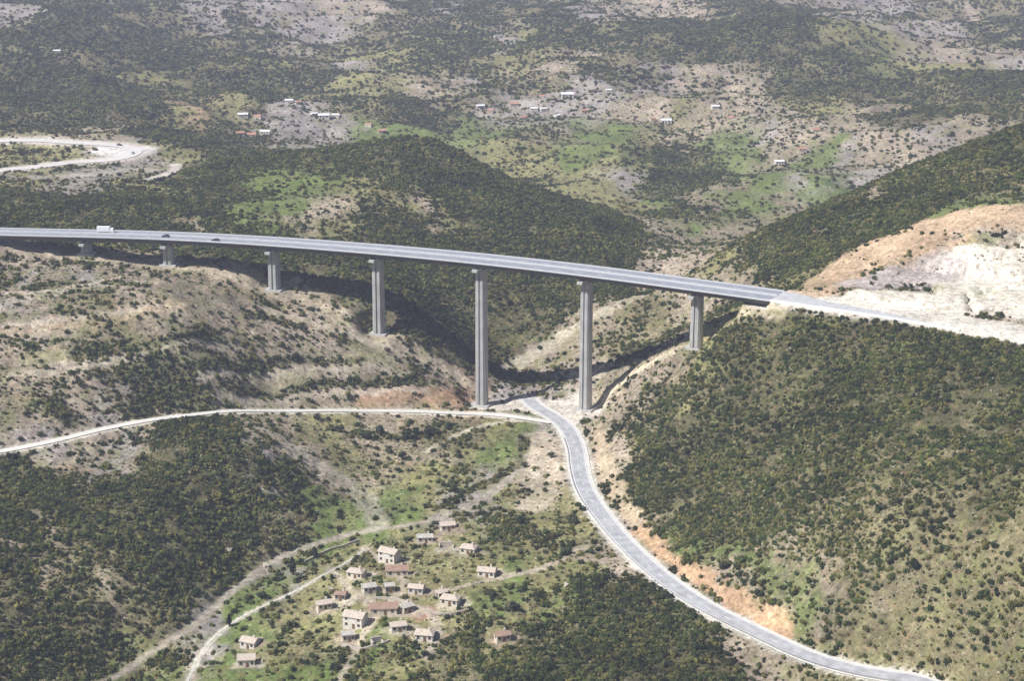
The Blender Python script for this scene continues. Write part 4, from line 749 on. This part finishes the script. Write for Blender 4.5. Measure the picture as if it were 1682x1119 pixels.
def truck(p, rz, label):
    c = empty('box_truck', p, rz, label=label, cat='truck')
    MB().box((-1.3, 0, 2.25), (7.2, 2.45, 2.7)).build('cargo_box', M_box, c); body_prof([(2.5, .6), (4.6, .6), (4.65, 1.6), (4.3, 2.75), (2.5, 2.85)], 2.3, M_w, 'cab', c); MB().box((4.5, 0, 2.1), (.25, 2.0, .8)).build('windscreen', M_glass, c); MB().box((0, 0, .75), (8.8, .9, .28)).build('chassis', M_gr, c)
    for x in (-3.4, 3.5):
        for y in (-1.05, 1.05): ring('wheel', c, x, y, .5)
def on_deck(u, lat):
    p, i = deck_at(u); t = deck[i + 1] - deck[i - 1]; a = math.atan2(t[1], t[0]); return (p[0] - math.sin(a) * lat, p[1] + math.cos(a) * lat, .03 - lat * float(BANK[max(0, i - iL0)])), a
p, a = on_deck(172, 3.4); truck(p, a, 'white box truck on the far left of the viaduct deck')
p, a = on_deck(272, -3.4); car(p, a + math.pi, M_bl, 'dark blue car behind the white truck on the viaduct')
p, a = on_deck(366, -7.5); car(p, a + math.pi, M_gr, 'dark grey car nearest the middle of the viaduct')
for k, (lab, mt) in enumerate((('dark car on the inner bend of the far loop road', M_gr), ('silver car on the tip of the far loop road', M_si))):
    i = int(len(loop_up) * (.40 + .09 * k)); q = loop_up[i]; t = loop_up[i + 1] - loop_up[i - 1]; car((q[0], q[1], q[2] + .12), math.atan2(t[1], t[0]), mt, lab)

# guard rail along the outer edge of the lower road
Pg = road_main[30:]; N_ = frames(Pg)
gr = empty('guard_rail', tuple(Pg[0]), label='galvanised guard rail along the outer bend of the paved road', cat='guard rail'); go_ = -Vector(gr.location)
o = sweep(Pg, [(-4.5, .48), (-4.46, .62), (-4.5, .80), (-4.56, .80), (-4.56, .48)][::-1]).build('rail', M_steel, gr); o.location = go_
pm = MB()
for i in range(0, len(Pg), 2): pm.box((Pg[i, 0] - N_[i, 0] * 4.62, Pg[i, 1] - N_[i, 1] * 4.62, Pg[i, 2] + .3), (.12, .12, .9))
o = pm.build('posts', M_steel, gr); o.location = go_; o['kind'] = 'stuff'

# ------------------------------------------------------------------ air
hz = bpy.data.materials.new('valley_haze'); hz.use_nodes = True; n = hz.node_tree; n.nodes.remove(n.nodes['Principled BSDF']); pv = n.nodes.new('ShaderNodeVolumePrincipled')
pv.inputs['Color'].default_value = (.74, .77, 1.0, 1); pv.inputs['Density'].default_value = .000135; pv.inputs['Anisotropy'].default_value = .1
n.links.new(pv.outputs[0], n.nodes['Material Output'].inputs['Volume'])
zt = max(CAMZ, float(GZ.max())) + 12; zb = float(GZ.min()) - 4
hb = MB().box((0, 3900, (zt + zb) / 2), (7400, 8000, zt - zb)).build('haze', hz); tag(hb, kind='stuff')
